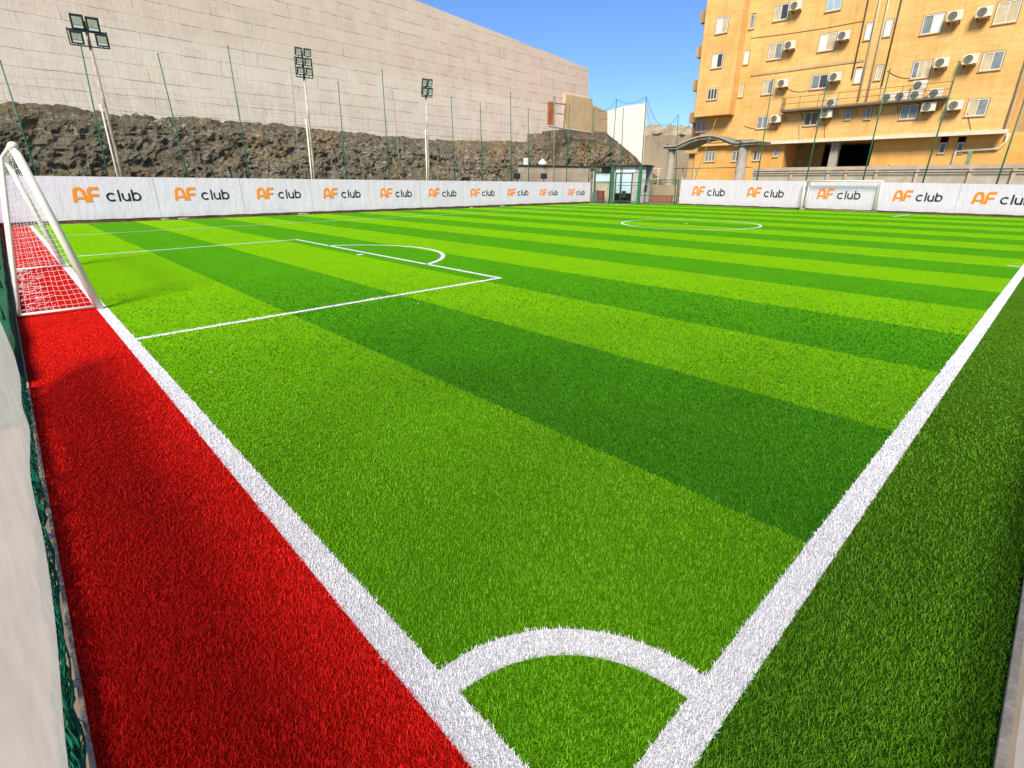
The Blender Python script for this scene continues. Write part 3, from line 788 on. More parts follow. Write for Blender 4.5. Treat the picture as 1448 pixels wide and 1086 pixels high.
# ------------------------------------------------------------------ floodlight masts
def mast(base_px, top_px, lamps, frame_w, label, off):
    sxs, szs, sws = (.88, .80, .84) if len(lamps) == 4 and frame_w > 1.5 else (.84, .74, .78)
    lamps = [(x*sxs, z*szs, w*sws, h*sws) for x, z, w, h in lamps]; frame_w *= sxs
    pl = (PL[0], PL[1]+off)
    b0 = hit(*base_px, pl); t0 = hit(*top_px, pl)
    d = (b0-t0)/(b0[2]-t0[2]); foot = t0-d*t0[2]                      # carried on down to the ground
    r = thing('floodlight_mast', label, 'floodlight', foot, 0, 'floodlight masts behind the long banner')
    ax = (t0-foot)/np.linalg.norm(t0-foot); rt = np.array([dl[0], dl[1], 0]); fw = np.array([dl[1], -dl[0], 0])   # faces the pitch
    H = np.linalg.norm(t0-foot)
    at = lambda s, x=0, y=0: foot+ax*s+rt*x+fw*y
    MB().tube([at(0), at(H*.5), at(H+max(l[1] for l in lamps)-.2)], [.09, .082, .07], 12).build('pole', M['wpole'], r, smooth=True)
    b = MB(); b.tube([at(0, -.20, .06), at(H*.72, -.17, .06)], .045, 8); b.build('conduit', M['gpaint'] if frame_w < 1.5 else M['wpole'], r, smooth=True)
    for s in np.arange(.6, H*.72, .7): MB().tube([at(s, -.20, .06), at(s, .10, .06)], .018, 5).build('rung', M['rust'], r)
    zs = sorted({z for _, z, _, _ in lamps}); b = MB()
    hw = frame_w/2
    for z in zs: b.tube([at(H+z-.30, -hw, .12), at(H+z-.30, hw, .12)], .03, 6)
    for x in (-hw, 0, hw): b.tube([at(H+zs[0]-.30, x, .12), at(H+(zs[-1]-.25 if abs(x) > .01 else zs[-1]+.1), x, .12)], .028, 6)
    b.build('frame', M['dark'], r)
    for x, z, w, h in lamps:
        c = at(H+z, x, .22); tilt = .32
        nf = fw*math.cos(tilt)-ax*math.sin(tilt); uf = ax*math.cos(tilt)+fw*math.sin(tilt)
        fl = MB(); fl.obox(c-nf*.10, rt*w*.38, uf*h*.38, nf*.05); fl.obox(c-nf*.01, rt*w*.5, uf*h*.5, nf*.05)
        f_ = fl.build('floodlight', M['dark'], r, bevel=.015)
        g_ = MB(); g_.obox(c+nf*.047+uf*h*.08, rt*w*.345, uf*h*.26, nf*.008); g_.build('lens', M['lens'], f_)
        g_ = MB(); g_.obox(c+nf*.046-uf*h*.29, rt*w*.345, uf*h*.08, nf*.008); g_.build('reflector', M['silver'], f_)
        br = MB(); br.tube([at(H+z-.30, x, .12), c-uf*h*.45-nf*.08], .022, 5); br.build('bracket', M['dark'], f_)
mast((172, 247), (130.5, 77), [(-.32, 1.55, .62, .74), (.33, 1.50, .62, .74), (-.50, .75, .60, .62), (.58, .75, .60, .62)], 1.7, 'tallest floodlight mast with two over two lamps, nearest the near goal', .9)
mast((444.5, 250), (430.5, 113), [(x, z, .52, .52) for z in (.55, 1.22, 1.88) for x in (-.30, .30)], 1.15, 'middle floodlight mast with six lamps in three rows', .9)
mast((606.3, 252), (602.5, 138), [(x, z, .46, .62) for z in (.45, 1.16) for x in (-.25, .25)], .95, 'smallest floodlight mast, farthest from the near goal, with four lamps', .9)

# ------------------------------------------------------------------ net poles and nets
def pole(top, bot, pl, label, m='gpole', r=.035, group='tall poles of the ball-stop net'):
    t = hit(*top, pl); b0 = hit(*bot, pl); d = (t-b0)/(t[2]-b0[2]); foot = t-d*t[2]
    b = MB(); b.tube([foot, foot+(t-foot)*.6, t], [r, r*.9, r*.75], 8)
    b.lathe((t[0], t[1], t[2]), [(r*.8, -.03), (r*1.15, 0), (r*.8, .03)], 8)
    return tag(b.build('net_pole', M[m], smooth=True), label, 'pole', group), foot, t
PN = (PL[0], PL[1]+.45); PN2 = (PL[0], PL[1]+2.2)
lp = [((0, 86), (43, 219), 'green net pole at the left edge, beside the near goal', 'gpole', PN),
      ((114, 63), (152, 247), 'green net pole just left of the tallest floodlight mast', 'gpole', PN),
      ((223, 76), (263.5, 242), 'green net pole just right of the tallest floodlight mast', 'gpole', PN),
      ((322, 65), (351, 240), 'tall green net pole midway between the tallest and the middle mast', 'gpole', PN),
      ((411, 97), (424, 240), 'thin grey green pole just left of the middle floodlight mast', 'greypole', PN2),
      ((478, 116), (489, 245), 'green net pole just right of the middle floodlight mast', 'gpole', PN),
      ((540, 99), (550, 245), 'taller green net pole left of the smallest floodlight mast', 'gpole', PN),
      ((556, 130), (561, 190), 'thin grey pole just left of the smallest floodlight mast', 'greypole', PN2),
      ((638, 138), (643, 245), 'green net pole just right of the smallest floodlight mast', 'gpole', PN),
      ((679, 146), (682, 250), 'short green net pole, second to the right of the smallest mast', 'gpole', PN),
      ((722, 131), (723, 250), 'taller green net pole above the banner, left of the low beige wall', 'gpole', PN),
      ((747, 153), (747.5, 250), 'short green net pole over the left end of the low beige wall', 'gpole', PN),
      ((784, 136), (783, 250), 'grey net pole standing before the rusty gate', 'greypole', PN),
      ((805.5, 147), (801, 255), 'green net pole just right of the rusty gate', 'gpole', PN),
      ((839.5, 153), (832, 258), 'green net pole at the right end of the long banner', 'gpole', PN)]
tops = []
for t, bt, lab, m, pl in lp:
    o, foot, tt = pole(t, bt, pl, lab, m)
    if pl is PN: tops.append((foot, tt))
e0 = hit(836, 287.5, PL); e1 = hit(958, 288.5, PR); PG = plane_xy(e0[:2], e1[:2])      # the corner with the gate
cor = [((872, 141), (861, 284), 'green corner pole left of the kiosk window', 'gpole'),
       ((881.5, 153), (876, 284), 'thin dark corner pole in front of the kiosk window', 'gpole'),
       ((914, 137), (904, 284), 'tallest corner pole, right of the kiosk window, carrying cables', 'gpole'),
       ((959, 163), (955, 260), 'corner pole beside the left column of the arched canopy', 'gpole')]
ctops = []
for t, bt, lab, m in cor:
    o, foot, tt = pole(t, bt, PG, lab, m, .04); ctops.append((foot, tt))
PRN = (PR[0], PR[1]+(.4 if PR[0][0] > 0 else -.4))
for t, bt, lab in [((1013, 168), (984, 250), 'faint thin pole in front of the arched canopy'),
                   ((1093, 112.5), (1070.5, 253.8), 'green pole right of the arched canopy'),
                   ((1170.5, 113), (1137, 268), 'green pole at the left post of the far goal'),
                   ((1258.5, 98), (1221, 252), 'green pole above the right part of the far goal'),
                   ((1356.5, 87), (1306, 254), 'tallest green pole in front of the apartment building'),
                   ((1449, 140), (1410, 257), 'green pole nearest the right edge of the picture')]:
    pole(t, bt, PRN, lab, 'greypole' if 'faint' in lab else 'gpole', .028 if 'faint' in lab else .045)
# short green posts on the grey wall
PB = plane_xy((46, 20), (46, 0))
for t, bt, lab in [((1257, 234), (1251, 256), 'short green post against the grey boundary wall')]:
    pole(t, bt, PB, lab, 'gpole', .05, 'short green posts')
b = MB(); q = [hit(*p, PB) for p in ((1370, 214), (1376, 214), (1364, 252), (1358, 252))]; b.prism(q, (-.12, 0, 0))
tag(b.build('green_support', M['greypole'].copy()), 'pale green slanted steel support on the grey boundary wall', 'support')
bpy.data.objects['green_support'].data.materials[0] = mat('pale_green_steel', (.17, .25, .14, 1), .6, .3, var=.25, vscale=3)

# left ball-stop net: thin cords between the poles
b = MB()
fa, fb = tops[0][0], tops[-1][0]
dn = (fb-fa); Ln = np.linalg.norm(dn); dn = dn/Ln
fa = fa-dn*4; Ln += 4
zt = lambda s: 6.6-1.6*s/Ln
for s in np.arange(0, Ln, .42):
    w = .05*math.sin(s*3)
    b.tube([fa+dn*s+(0, 0, 1.9), fa+dn*(s+w)+(0, 0, zt(s)*.6), fa+dn*s+(0, 0, zt(s))], .0032, 3, False)
for z in np.arange(0, 1.001, .09):
    b.tube([fa+dn*s+np.array((0, 0, 1.9+(zt(s)-1.9)*z+.06*math.sin(s*1.9+z*9))) for s in np.linspace(0, Ln, 80)], .0032, 3, False)
tag(b.build('ball_stop_net', M['netcord']), 'fine dark green ball-stop net hung between the poles before the rock face', 'net')
# sagging cables at the corner
def sag(p, q, d, n=14): return [p+(q-p)*i/n-np.array((0, 0, d*4*(i/n)*(1-i/n))) for i in range(n+1)]
b = MB()
tp = [tops[-1][1]]+[c[1] for c in ctops]
b.tube(sag(tp[0], tp[1], .5), .014, 5, False); b.tube(sag(tp[1], tp[3], .35), .014, 5, False); b.tube(sag(tp[3], tp[4], 1.3), .014, 5, False)
b.tube(sag(tp[3]-(0, 0, .4), tp[4]-(0, 0, 1.), 2.2), .010, 5, False); b.tube(sag(tp[0], tp[1]-(0, 0, .6), .9), .010, 5, False)
for k in np.linspace(.06, .94, 16):
    b.tube([tp[3]+(tp[4]-tp[3])*k-np.array((0, 0, 5.2*k*(1-k))), tp[3]+(tp[4]-tp[3])*k-np.array((.0, 0, .8+8.0*k*(1-k)))], .007, 4, False)
tag(b.build('net_cable', M['dark']), 'slack cables and torn net strung between the corner poles against the sky', 'cable')

# ------------------------------------------------------------------ low wall, kiosk, gate
PLW = (PL[0], PL[1]+1.6)
c0 = hit(735, 237, PLW); c1 = hit(836, 235.5, PLW)
r = thing('low_wall', 'low beige panel wall with dark capping behind the right end of the long banner', 'wall', ((c0[0]+c1[0])/2, (c0[1]+c1[1])/2, 0))
u = (c1-c0); u[2] = 0; Lw = np.linalg.norm(u); u = u/Lw; nb = np.array([-u[1], u[0], 0])
b = MB(); ht = (c0[2]+c1[2])/2
for i in range(5):
    b.obox(np.array([c0[0], c0[1], ht/2])+u*(Lw*(i+.5)/5)+nb*.1, u*(Lw/10-.02), nb*.08, (0, 0, ht/2))
b.build('panel', M['beigewall'], r, bevel=.01)
b = MB(); b.obox(np.array([c0[0], c0[1], ht+.06])+u*Lw/2+nb*.1, u*(Lw/2+.05), nb*.14, (0, 0, .055)); b.build('capping', M['kioskdark'], r)
for px, w, lab in ((745, .22, 'white block standing on the low beige wall, left one'), (768, .4, 'white lumpy sack on the low beige wall')):
    p = hit(px, 234, PLW); b = MB(); p = p+nb*.1
    if px == 745: b.obox((p[0], p[1], ht+.115+.27), u*.2, nb*.1, (0, 0, .27))
    else:
        b.lathe((p[0], p[1], ht+.115), [(.30, 0), (.38, .12), (.30, .28), (.12, .42), (.1, .5)], 9)
    tag(b.build('white_sack' if px != 745 else 'white_block', M['signwhite'], bevel=.02), lab, 'sack' if px != 745 else 'block')
for px, lab in ((706+25, 'dark floodlight box above the banner left of the low beige wall'), (769, 'dark box mounted behind the banner under the low wall capping'),):
    p = hit(px, 251, PN); b = MB(); b.obox((p[0], p[1], p[2]+.1), u*.28, nb*.1, (0, 0, .22)); b.obox((p[0], p[1], p[2]/2-.06), u*.03, nb*.03, (0, 0, p[2]/2-.06))
    tag(b.build('junction_box', M['dark'], bevel=.02), lab, 'box')

PK = (PG[0], PG[1]+2.2*np.sign(PG[0][0])*1.0)
def K(px, py): return hit(px, py, PK)
k0 = K(838, 280); k1 = K(912, 280); ku = k1-k0; ku[2] = 0; kw = np.linalg.norm(ku); ku = ku/kw
kn = np.array([-ku[1], ku[0], 0]); kn = kn if kn @ (k0-CAMP) > 0 else -kn
r = thing('kiosk', 'small gatehouse kiosk with dark flat roof behind the green gate', 'kiosk', (k0+k1)/2*np.array((1, 1, 0)))
zt_ = K(875, 236)[2]; zf = lambda px, py: K(px, py)
O = np.array([k0[0], k0[1], 0]); sx = lambda px: (K(px, 260)-O) @ ku
def kb(px0, px1, z0, z1, d0, d1, nm, m, **kw_):
    a, c = sx(px0), sx(px1); b = MB(); b.obox(O+ku*(a+c)/2+kn*(d0+d1)/2+np.array((0, 0, (z0+z1)/2)), ku*(c-a)/2, kn*(d1-d0)/2, (0, 0, (z1-z0)/2)); return b.build(nm, m, r, **kw_)
kb(836, 913, zt_, zt_+.14, -.35, 3., 'roof', M['kioskdark'])
kb(838, 841, 0, zt_, 0, .2, 'wall', M['kiosk']); kb(863, 871, 0, zt_, 0, .2, 'wall', M['kiosk']); kb(893, 912, 0, zt_-.5, .004, .2, 'wall', M['kiosk'])
kb(838, 912, 0, zt_, 2.6, 2.8, 'wall', M['kiosk'])
zs = lambda py: K(870, py)[2]
kb(841, 863, zs(258), zt_-.55, .25, .3, 'window', M['paleglass'])
kb(841, 863, .0, zs(258)-.02, .30, .36, 'wall', M['greywall'])
kb(871, 893, zs(273), zs(245), .05, .1, 'window', M['paleglass'])
kb(871, 893, 0, zs(273)-.02, .06, .2, 'wall', M['void'])
kb(870.5, 897, zs(244), zt_-.02, -.08, 0.0, 'fascia', M['signwhite'])
kb(897, 912, zs(244), zt_-.02, -.05, 0.0, 'fascia', M['kiosk'])
for px, z0, z1, nm in ((841, 0, zt_, 'door_frame'), (863, 0, zt_, 'door_frame'), (893.5, 0, zt_-.3, 'door_frame'), (870.5, 0, zt_-.3, 'door_frame')):
    kb(px-.7, px+.7, z0, z1, -.06, .0, nm, M['gpole'] if px < 870 else M['dark'])
b = MB(); cpt = O+ku*sx(852)-kn*.6; b.obox(cpt+np.array((0, 0, .5)), ku*.35, kn*.25, (0, 0, .5)); b.obox(cpt+np.array((0, 0, 1.02)), ku*.37, kn*.27, (0, 0, .02)); b.obox(cpt+np.array((0, 0, .5))-kn*.255, ku*.3, kn*.008, (0, 0, .42))
tag(b.build('red_cabinet', M['redbox'], bevel=.01), 'dull red cabinet standing in front of the kiosk', 'cabinet')
b = MB(); cpt = O+ku*(sx(845))-kn*.7; b.obox(cpt+np.array((0, 0, .42)), ku*.3, kn*.25, (0, 0, .42)); b.obox(cpt+np.array((0, 0, .86)), ku*.32, kn*.27, (0, 0, .02)); b.obox(cpt+np.array((0, 0, .42))-kn*.255, ku*.25, kn*.008, (0, 0, .36))
tag(b.build('grey_cabinet', M['greybox'], bevel=.01), 'grey cabinet left of the red cabinet by the kiosk', 'cabinet')
b = MB(); cpt = O+ku*sx(884)-kn*.4
b.tube([cpt+(0, 0, .0), cpt+(0, 0, .5)], [.05, .05], 8); b.lathe(cpt+(0, 0, .42), [(.18, 0), (.22, .06), (.2, .12)], 10); b.obox(cpt+kn*.17+np.array((0, 0, .78)), ku*.2, kn*.025, (0, 0, .24))
tag(b.build('stool', M['dark'], smooth=False), 'dark stool with a backrest under the kiosk window', 'stool')

# green gate and fence across the corner
g0 = e0; g1 = e1; gu = g1-g0; gu[2] = 0; gl = np.linalg.norm(gu); gu = gu/gl
sg = lambda px: (hit(px, 288, PG)-g0) @ gu
r = thing('gate_fence', 'green steel fence and gate closing the corner between the banners', 'fence', (g0+g1)/2*np.array((1, 1, 0)))
G = lambda s, z: np.array([g0[0], g0[1], 0])+gu*s+np.array((0, 0, z))
zg = lambda py: hit(870, py, PG)[2]
for px, w, top in ((839, .05, 236), (864, .11, 236), (902, .13, 236), (917, .035, 254), (956, .05, 254), (876.5, .035, 236)):
    s = sg(px); MB().obox(G(s, zg(top)/2), gu*w, np.array([-gu[1], gu[0], 0])*w, (0, 0, zg(top)/2)).build('post', M['gpole'] if px != 876.5 else M['dark'], r)
b = MB()
for a, c, py in ((839, 864, 257), (864, 902, 258), (864, 902, 262), (902, 956, 254.5), (902, 956, 257.5), (839, 902, 284.5), (902, 956, 276)):
    b.tube([G(sg(a), zg(py)), G(sg(c), zg(py))], .035, 6)
b.build('rail', M['gpole'], r)
b = MB()
for a, c, z0, z1 in ((902, 956, .1, zg(255)), (839, 864, .1, zg(257)), (864, 902, .1, zg(262))):
    for s in np.arange(sg(a), sg(c), .14): b.tube([G(s, z0), G(s, z1)], .005, 3, False)
    for z in np.arange(z0, z1, .14): b.tube([G(sg(a), z), G(sg(c), z)], .005, 3, False)
b.build('mesh_panel', M['netcord'], r)
b = MB(); b.obox(G(sg(912), 1.15)+np.array((.35, .3, 0)), gu*.11, np.array([-gu[1], gu[0], 0])*.1, (0, 0, .16)); b.tube([G(sg(912), 0)+np.array((.35, .3, 0)), G(sg(912), 1.0)+np.array((.35, .3, 0))], .03, 6); b.lathe(G(sg(912), 1.30)+np.array((.35, .3, 0)), [(.05, 0), (.12, .08), (.12, .18), (.05, .25)], 8)
tag(b.build('lamp_post', M['dark']), 'small dark post lamp behind the gate right of the kiosk', 'lamp')

# low pale walls seen through the gate
b = MB(); p, q = hit(905, 262, plane_xy((44, 40), (47, 22))), hit(960, 262, plane_xy((44, 40), (47, 22))); h = 1.5
d = (q-p); d[2] = 0; b.obox(((p[0]+q[0])/2, (p[1]+q[1])/2, h/2), d/2, np.array([-d[1], d[0], 0])/np.linalg.norm(d)*.1, (0, 0, h/2))
tag(b.build('yard_wall', M['hill'], bevel=.01), 'low sandy wall seen through the green gate', 'wall')
b = MB(); b.obox(((p[0]+q[0])/2-1, (p[1]+q[1])/2, .28), d/2, np.array([-d[1], d[0], 0])/np.linalg.norm(d)*.2, (0, 0, .28))
tag(b.build('brick_step', mat('brick_red', (.30, .13, .08, 1), .9, .1, var=.25, vscale=5)), 'reddish brick step behind the green gate', 'step')
# yard railing
PY = plane_xy((50, 36), (49, 18))
r = thing('yard_railing', 'thin pale railing on posts behind the gate and under the canopy', 'railing', hit(930, 260, PY)*np.array((1, 1, 0)))
b = MB(); b.tube([hit(912, 238.5, PY), hit(980, 238, PY), hit(1066, 236.5, PY)], .05, 6)
b.tube([hit(912, 254, PY), hit(980, 252, PY)], .05, 6); b.build('rail', M['trim'], r)
for px in (932, 966, 985, 1066):
    p = hit(px, 238, PY); MB().tube([(p[0], p[1], 0), p], .08, 6).build('post', M['trim'], r)

# ------------------------------------------------------------------ canopy
PC = plane_xy((47, 30), (47, 10))
C = lambda px, py: hit(px, py, PC)
r = thing('arched_canopy', 'grey concrete entrance canopy with arched roof on two columns', 'canopy', C(1000, 260)*np.array((1, 1, 0)))
up_ = [(936.5, 206.5), (948, 206), (957, 205.5), (966, 201), (975, 197), (987, 193), (999, 191.2), (1008, 191.2), (1018, 193.5), (1028, 197.5), (1036, 201), (1043, 201.3), (1058, 200), (1072, 199)]
lo_ = [(1070, 204), (1058, 205), (1040, 207), (1030, 203.5), (1019, 199), (1008, 196.6), (999, 196.6), (988, 198), (976, 202), (966, 207), (959, 210.5), (948, 211), (940, 211)]
b = MB(); b.prism([C(*p) for p in up_+lo_], (2.8, 0, 0)); b.build('roof', M['canopy'], r)
fas = [(x, y-.7) for x, y in up_]; b = MB(); b.prism([C(*p)+np.array((-.12, 0, 0)) for p in fas+[(x, y+2.2) for x, y in fas[::-1]]], (.25, 0, 0)); b.build('cornice', M['column'], r)
PCC = plane_xy((47.55, 30), (47.55, 10))
for px, py, w in ((950.5, 212, .36), (1052, 206.5, .44)):
    p = hit(px, py, PCC); h = p[2]
    foot = np.array((p[0], p[1], 0)); bt = hit(px-4, 256, PCC); 
    MB().lathe(foot, [(w*1.15, 0), (w*1.15, .2), (w, .25), (w*.92, h-.25), (w, h)], 20).build('column', M['column'], r, smooth=True)
    b = MB(); b.lathe(foot+np.array((0, 0, h-.01)), [(w*1.1, 0), (w*1.55, .16), (w*1.9, .30), (w*1.9, .5)], 4); b.build('capital', M['canopy'], r)

# ------------------------------------------------------------------ grey boundary wall
t0 = C(1066, 237.5); 
PBW = plane_xy((45, 22), (45, 0)); w0 = hit(1066, 237.5, PBW); w1 = hit(1448, 232.5, PBW)
r = thing('boundary_wall', 'grey block boundary wall with posts in front of the apartment building', 'wall', (45, 5, 0))
b = MB(); hz = (w0[2]+w1[2])/2
b.prism([(45, w0[1], 0), (45, -12, 0), (45, -12, w1[2]-.25), (45, w0[1], w0[2]-.25)], (.2, 0, 0)); b.build('panel', M['greywall'], r)
b = MB(); b.prism([(44.93, w0[1], w0[2]-.24), (44.93, -12, w1[2]-.24), (44.93, -12, w1[2]), (44.93, w0[1], w0[2])], (.34, 0, 0)); b.build('capping', M['beigewall'], r)
for px in (1120, 1172, 1197, 1240, 1297, 1372, 1434):
    p = hit(px, 245, PBW); MB().box((44.85, p[1]-.09, 0), (44.99, p[1]+.09, hz-.26)).build('post', M['beigewall'] if px not in (1372,) else M['greywall'], r)
MB().tube([(44.86, w0[1], w0[2]-.45), (44.86, -12, w1[2]-.45)], .035, 6).build('rail', M['kioskdark'], r)

# ------------------------------------------------------------------ apartment building
TH = math.radians(2.0); O3 = np.array((56.0, 12.0, 0)); EN = np.array((math.cos(TH), math.sin(TH), 0)); ER = np.array((math.sin(TH), -math.cos(TH), 0))
def fl(px, py, depth=0.):
    p = hit(px, py, (EN, float(EN @ O3)+depth)) - O3
    return float(p @ ER), float(p[2])
bd = thing('apartment_building', 'tall sandy yellow apartment block with rows of windows above an open ground floor', 'building', O3, TH-math.pi/2)
def part(name, m, fn, parent=bd, **kw):
    b = MB(); fn(b); return b.build(name, M[m] if isinstance(m, str) else m, parent, local=True, **kw)
uR, zL = fl(1421, 190); _, zL2 = fl(1085, 199.5); zL = (zL+zL2)/2
uBR = fl(1042, 80, -1.3)[0]; uBL = fl(991, 80, -1.3)[0]; zB = fl(1010, 163, -1.3)[1]
uLo = fl(978, 230)[0]; ZT = 26.
uGa, _ = fl(1111, 215, 1.0); uGb, _ = fl(1233, 215, 1.0)
uM0 = uBR-.15
part('wall', 'stucco', lambda b: b.box((uM0, 0, zL), (uR, 40, ZT)))
bay = part('bay', 'stucco', lambda b: b.box((uBL, -1.3, zB), (uBR, 6, ZT)))
part('wall', 'stucco', lambda b: b.box((uBL+.25, .10, zL), (uM0-.003, 6, zB)))
part('wall', 'stucco_low', lambda b: (b.box((uLo, .6, 0), (uGa, 12, zL)), b.box((uGb, 1.0, 0), (uR+25, 12, zL))))
part('porch_recess', 'stucco_low', lambda b: b.box((fl(1004, 180)[0], .02, zL+.3), (fl(1030, 180)[0], .095, zB-.05)))
part('stair_tower', 'stucco_end', lambda b: b.box((uBL-1.2, 1.0, 0), (uBL-.003, 9, ZT)))
for z in np.arange(zB-3.4, ZT, 3.05):
    part('balcony_slab', 'stucco_end', lambda b: b.box((uBL-1.45, .5, z), (uBL-.006, 3, z+1.0)))
# open parking level
part('garage', 'void', lambda b: (b.box((uGa+.003, 9.0, 0), (uGb-.003, 9.2, zL-.01))))
part('garage_wall', 'olive', lambda b: b.box((uGa+.002, 4.2, 0), (uGa+(uGb-uGa)*.34, 4.5, zL-.01)))
p1_ = fl(1180, 215, .9)[0]
part('garage_column', 'column', lambda b: b.box((p1_-.32, .7, 0), (p1_+.32, 1.4, zL-.005)))
part('ledge', 'trim', lambda b: b.box((fl(1066, 200)[0], -.14, zL-.12), (uR+.14, .3, zL+.16)))
s0, sz = fl(1062, 106); s1, _ = fl(1222, 86)
part('string_course', 'stucco_end', lambda b: b.box((s0, -.07, sz-.12), (s1, -.0, sz+.08)))
u_, z_ = fl(1075, 60); 
# windows --------------------------------------------------------
Z4 = lambda x, y: (920+x*.36464, y*.36464)
def window(x, y, w, h, kinds, depth=0., lo=None):
    px, py = Z4(x, y); u, z = fl(px, py, depth)
    k = (np.linalg.norm(hit(px, py, (EN, float(EN @ O3)+depth))-CAMP)); dep = (hit(px, py, (EN, float(EN @ O3)+depth))-CAMP) @ _f
    W = abs(fl(px+w*.36464/2, py, depth)[0]-fl(px-w*.36464/2, py, depth)[0]) - 0.10*h*.36464/(FPX/dep)
    H = h*.36464/FPX*dep*1.0
    W = max(.45, W); t = .07; d0 = depth
    fr = MB()
    fr.box((u-W/2, d0-.05, z-H/2), (u+W/2, d0+.02, z-H/2+t)); fr.box((u-W/2, d0-.05, z+H/2-t), (u+W/2, d0+.02, z+H/2))
    n = len(kinds)
    for i in range(n+1):
        uu = u-W/2+i*(W-t)/n; fr.box((uu, d0-.049, z-H/2+t-.001), (uu+t, d0+.019, z+H/2-t+.001))
    f = fr.build('window', M['wframe'], bd, local=True)
    rv = MB(); rv.box((u-W/2-.045, d0-.012, z-H/2-.045), (u+W/2+.045, d0+.03, z+H/2+.045)); rv.build('dark_outline', M['pipe_d'], f, local=True)  # dark plate edging the frame in place of a deeper recess
    sl = MB(); sl.box((u-W/2-.06, d0-.10, z-H/2-.07), (u+W/2+.06, d0+.01, z-H/2-.004)); sl.build('sill', M['stucco_end'], f, local=True)
    for i, kd in enumerate(kinds):
        a = u-W/2+i*(W-t)/n+t; c = u-W/2+(i+1)*(W-t)/n
        pn = MB(); pn.box((a-.002, d0-.022, z-H/2+t-.002), (c+.002, d0-.008, z+H/2-t+.002)); pn.build('pane', M['glass_'+kd], f, local=True)
for a in [(507,48,60,52,'cd'),(712,14,62,46,'bb'),(484,200,58,52,'cg'),(685,163,68,58,'wc'),(455,340,46,46,'cg'),(655,317,68,48,'gd'),
          (434,475,46,42,'gg'),(623,461,58,46,'dd'),(1093,93,84,64,'gw'),(1383,47,98,72,'cc'),(1049,270,76,58,'gcc'),(1324,237,90,62,'cg'),
          (1002,434,72,50,'gg'),(1266,417,86,58,'cg'),
          (845,122,28,56,'w'),(922,108,34,56,'w'),(805,294,32,50,'w'),(885,282,30,50,'c'),(768,440,24,44,'g'),(846,437,25,46,'g'),
          (395,84,22,46,'g'),(372,223,24,46,'w'),(352,352,20,42,'c')]:
    window(*a[:4], list(a[4]))
for a in [(278,98,50,52,'wc'),(259,236,46,48,'wd'),(240,365,40,38,'ddd')]: window(*a[:4], list(a[4]), depth=-1.3)
for a in [(197,488,42,44,'gg'),(326,507,30,64,'dc')]: window(*a[:4], list(a[4]), depth=.10)
for a in [(231,607,44,36,'ggg'),(332,606,36,36,'gd'),(412,603,30,36,'dg')]: window(*a[:4], list(a[4]), depth=.6)
window(487, 592, 20, 28, ['g'], depth=.6)
for a in [(1132,574,30,38,'d'),(1200,573,30,38,'d')]: window(*a[:4], list(a[4]), depth=1.0)
# small dark vents above the narrow windows
def vent(x, y, w, h, depth=0.):
    u, z = fl(*Z4(x, y), depth); part('vent', 'void', lambda b: b.box((u-w/2, depth-.02, z-h/2), (u+w/2, depth+.01, z+h/2)))
for x, y in ((850, 97), (932, 85), (809, 268), (890, 260), (773, 418), (850, 412), (400, 60), (377, 202)): vent(x, y, .42, .34)
vent(1139, 545, .5, .55, 1.0); vent(1207, 545, .5, .55, 1.0)
# drain pipes
for a, c, m, r_ in (((1229, 1), (1204, 112), 'pipe_d', .05), ((1245, 1), (1214, 141), 'pipe', .075), ((1257, 1), (1226, 141), 'pipe', .075), ((1275, 1), (1247, 122), 'pipe_d', .05)):
    ua, za = fl(*a); uc, zc = fl(*c); uu = (ua+uc)/2
    part('drain_pipe', m, lambda b: b.tube([(uu, -.1, zc), (uu, -.1, ZT-1)], r_, 8), smooth=True)
ua, za = fl(1352, 214, .85); ub, zb = fl(1418, 213, .85)
part('drain_pipe', 'trim', lambda b: b.tube([(ua, .85, 0), (ua, .85, za), (ub-.3, .85, za+.1), (ub, .85, za+.6), (ub, .85, zL-.1)], .09, 8), smooth=True)
ua, za = fl(1449, 120); 
part('drain_pipe', 'trim', lambda b: b.tube([(uR-.12, -.1, zL+.2), (uR-.12, -.1, ZT)], .07, 8), smooth=True)
# air-conditioner shelf
ua, za = fl(1104, 156, -.9); ub, zb = fl(1341, 136, -.9); zs_ = (za+zb)/2
part('balcony', 'pipe_d', lambda b: (b.box((ua, -.95, zs_-.16), (ub, -.003, zs_-.02)), [b.tube([(u, -.02, zs_-.8), (u, -.85, zs_-.16)], .03, 6) for u in np.linspace(ua+.3, ub-.3, 9)]))
def rl(b):
    for z in (zs_+.5, zs_+1.0, zs_+.03): b.tube([(ua, -.93, z), (ub, -.93, z)], .022, 6)
    for u in np.linspace(ua, ub, 9): b.tube([(u, -.93, zs_-.02), (u, -.93, zs_+1.0)], .022, 6)
    for u in (ua, ub): b.tube([(u, -.93, zs_+1.0), (u, -.02, zs_+1.0)], .022, 6)
    for u in np.linspace(ua, ua+.9, 6): b.tube([(ua, -.93+(u-ua), zs_), (ua, -.93+(u-ua), zs_+1.0)], .015, 5)
part('railing', 'pipe_d', rl)
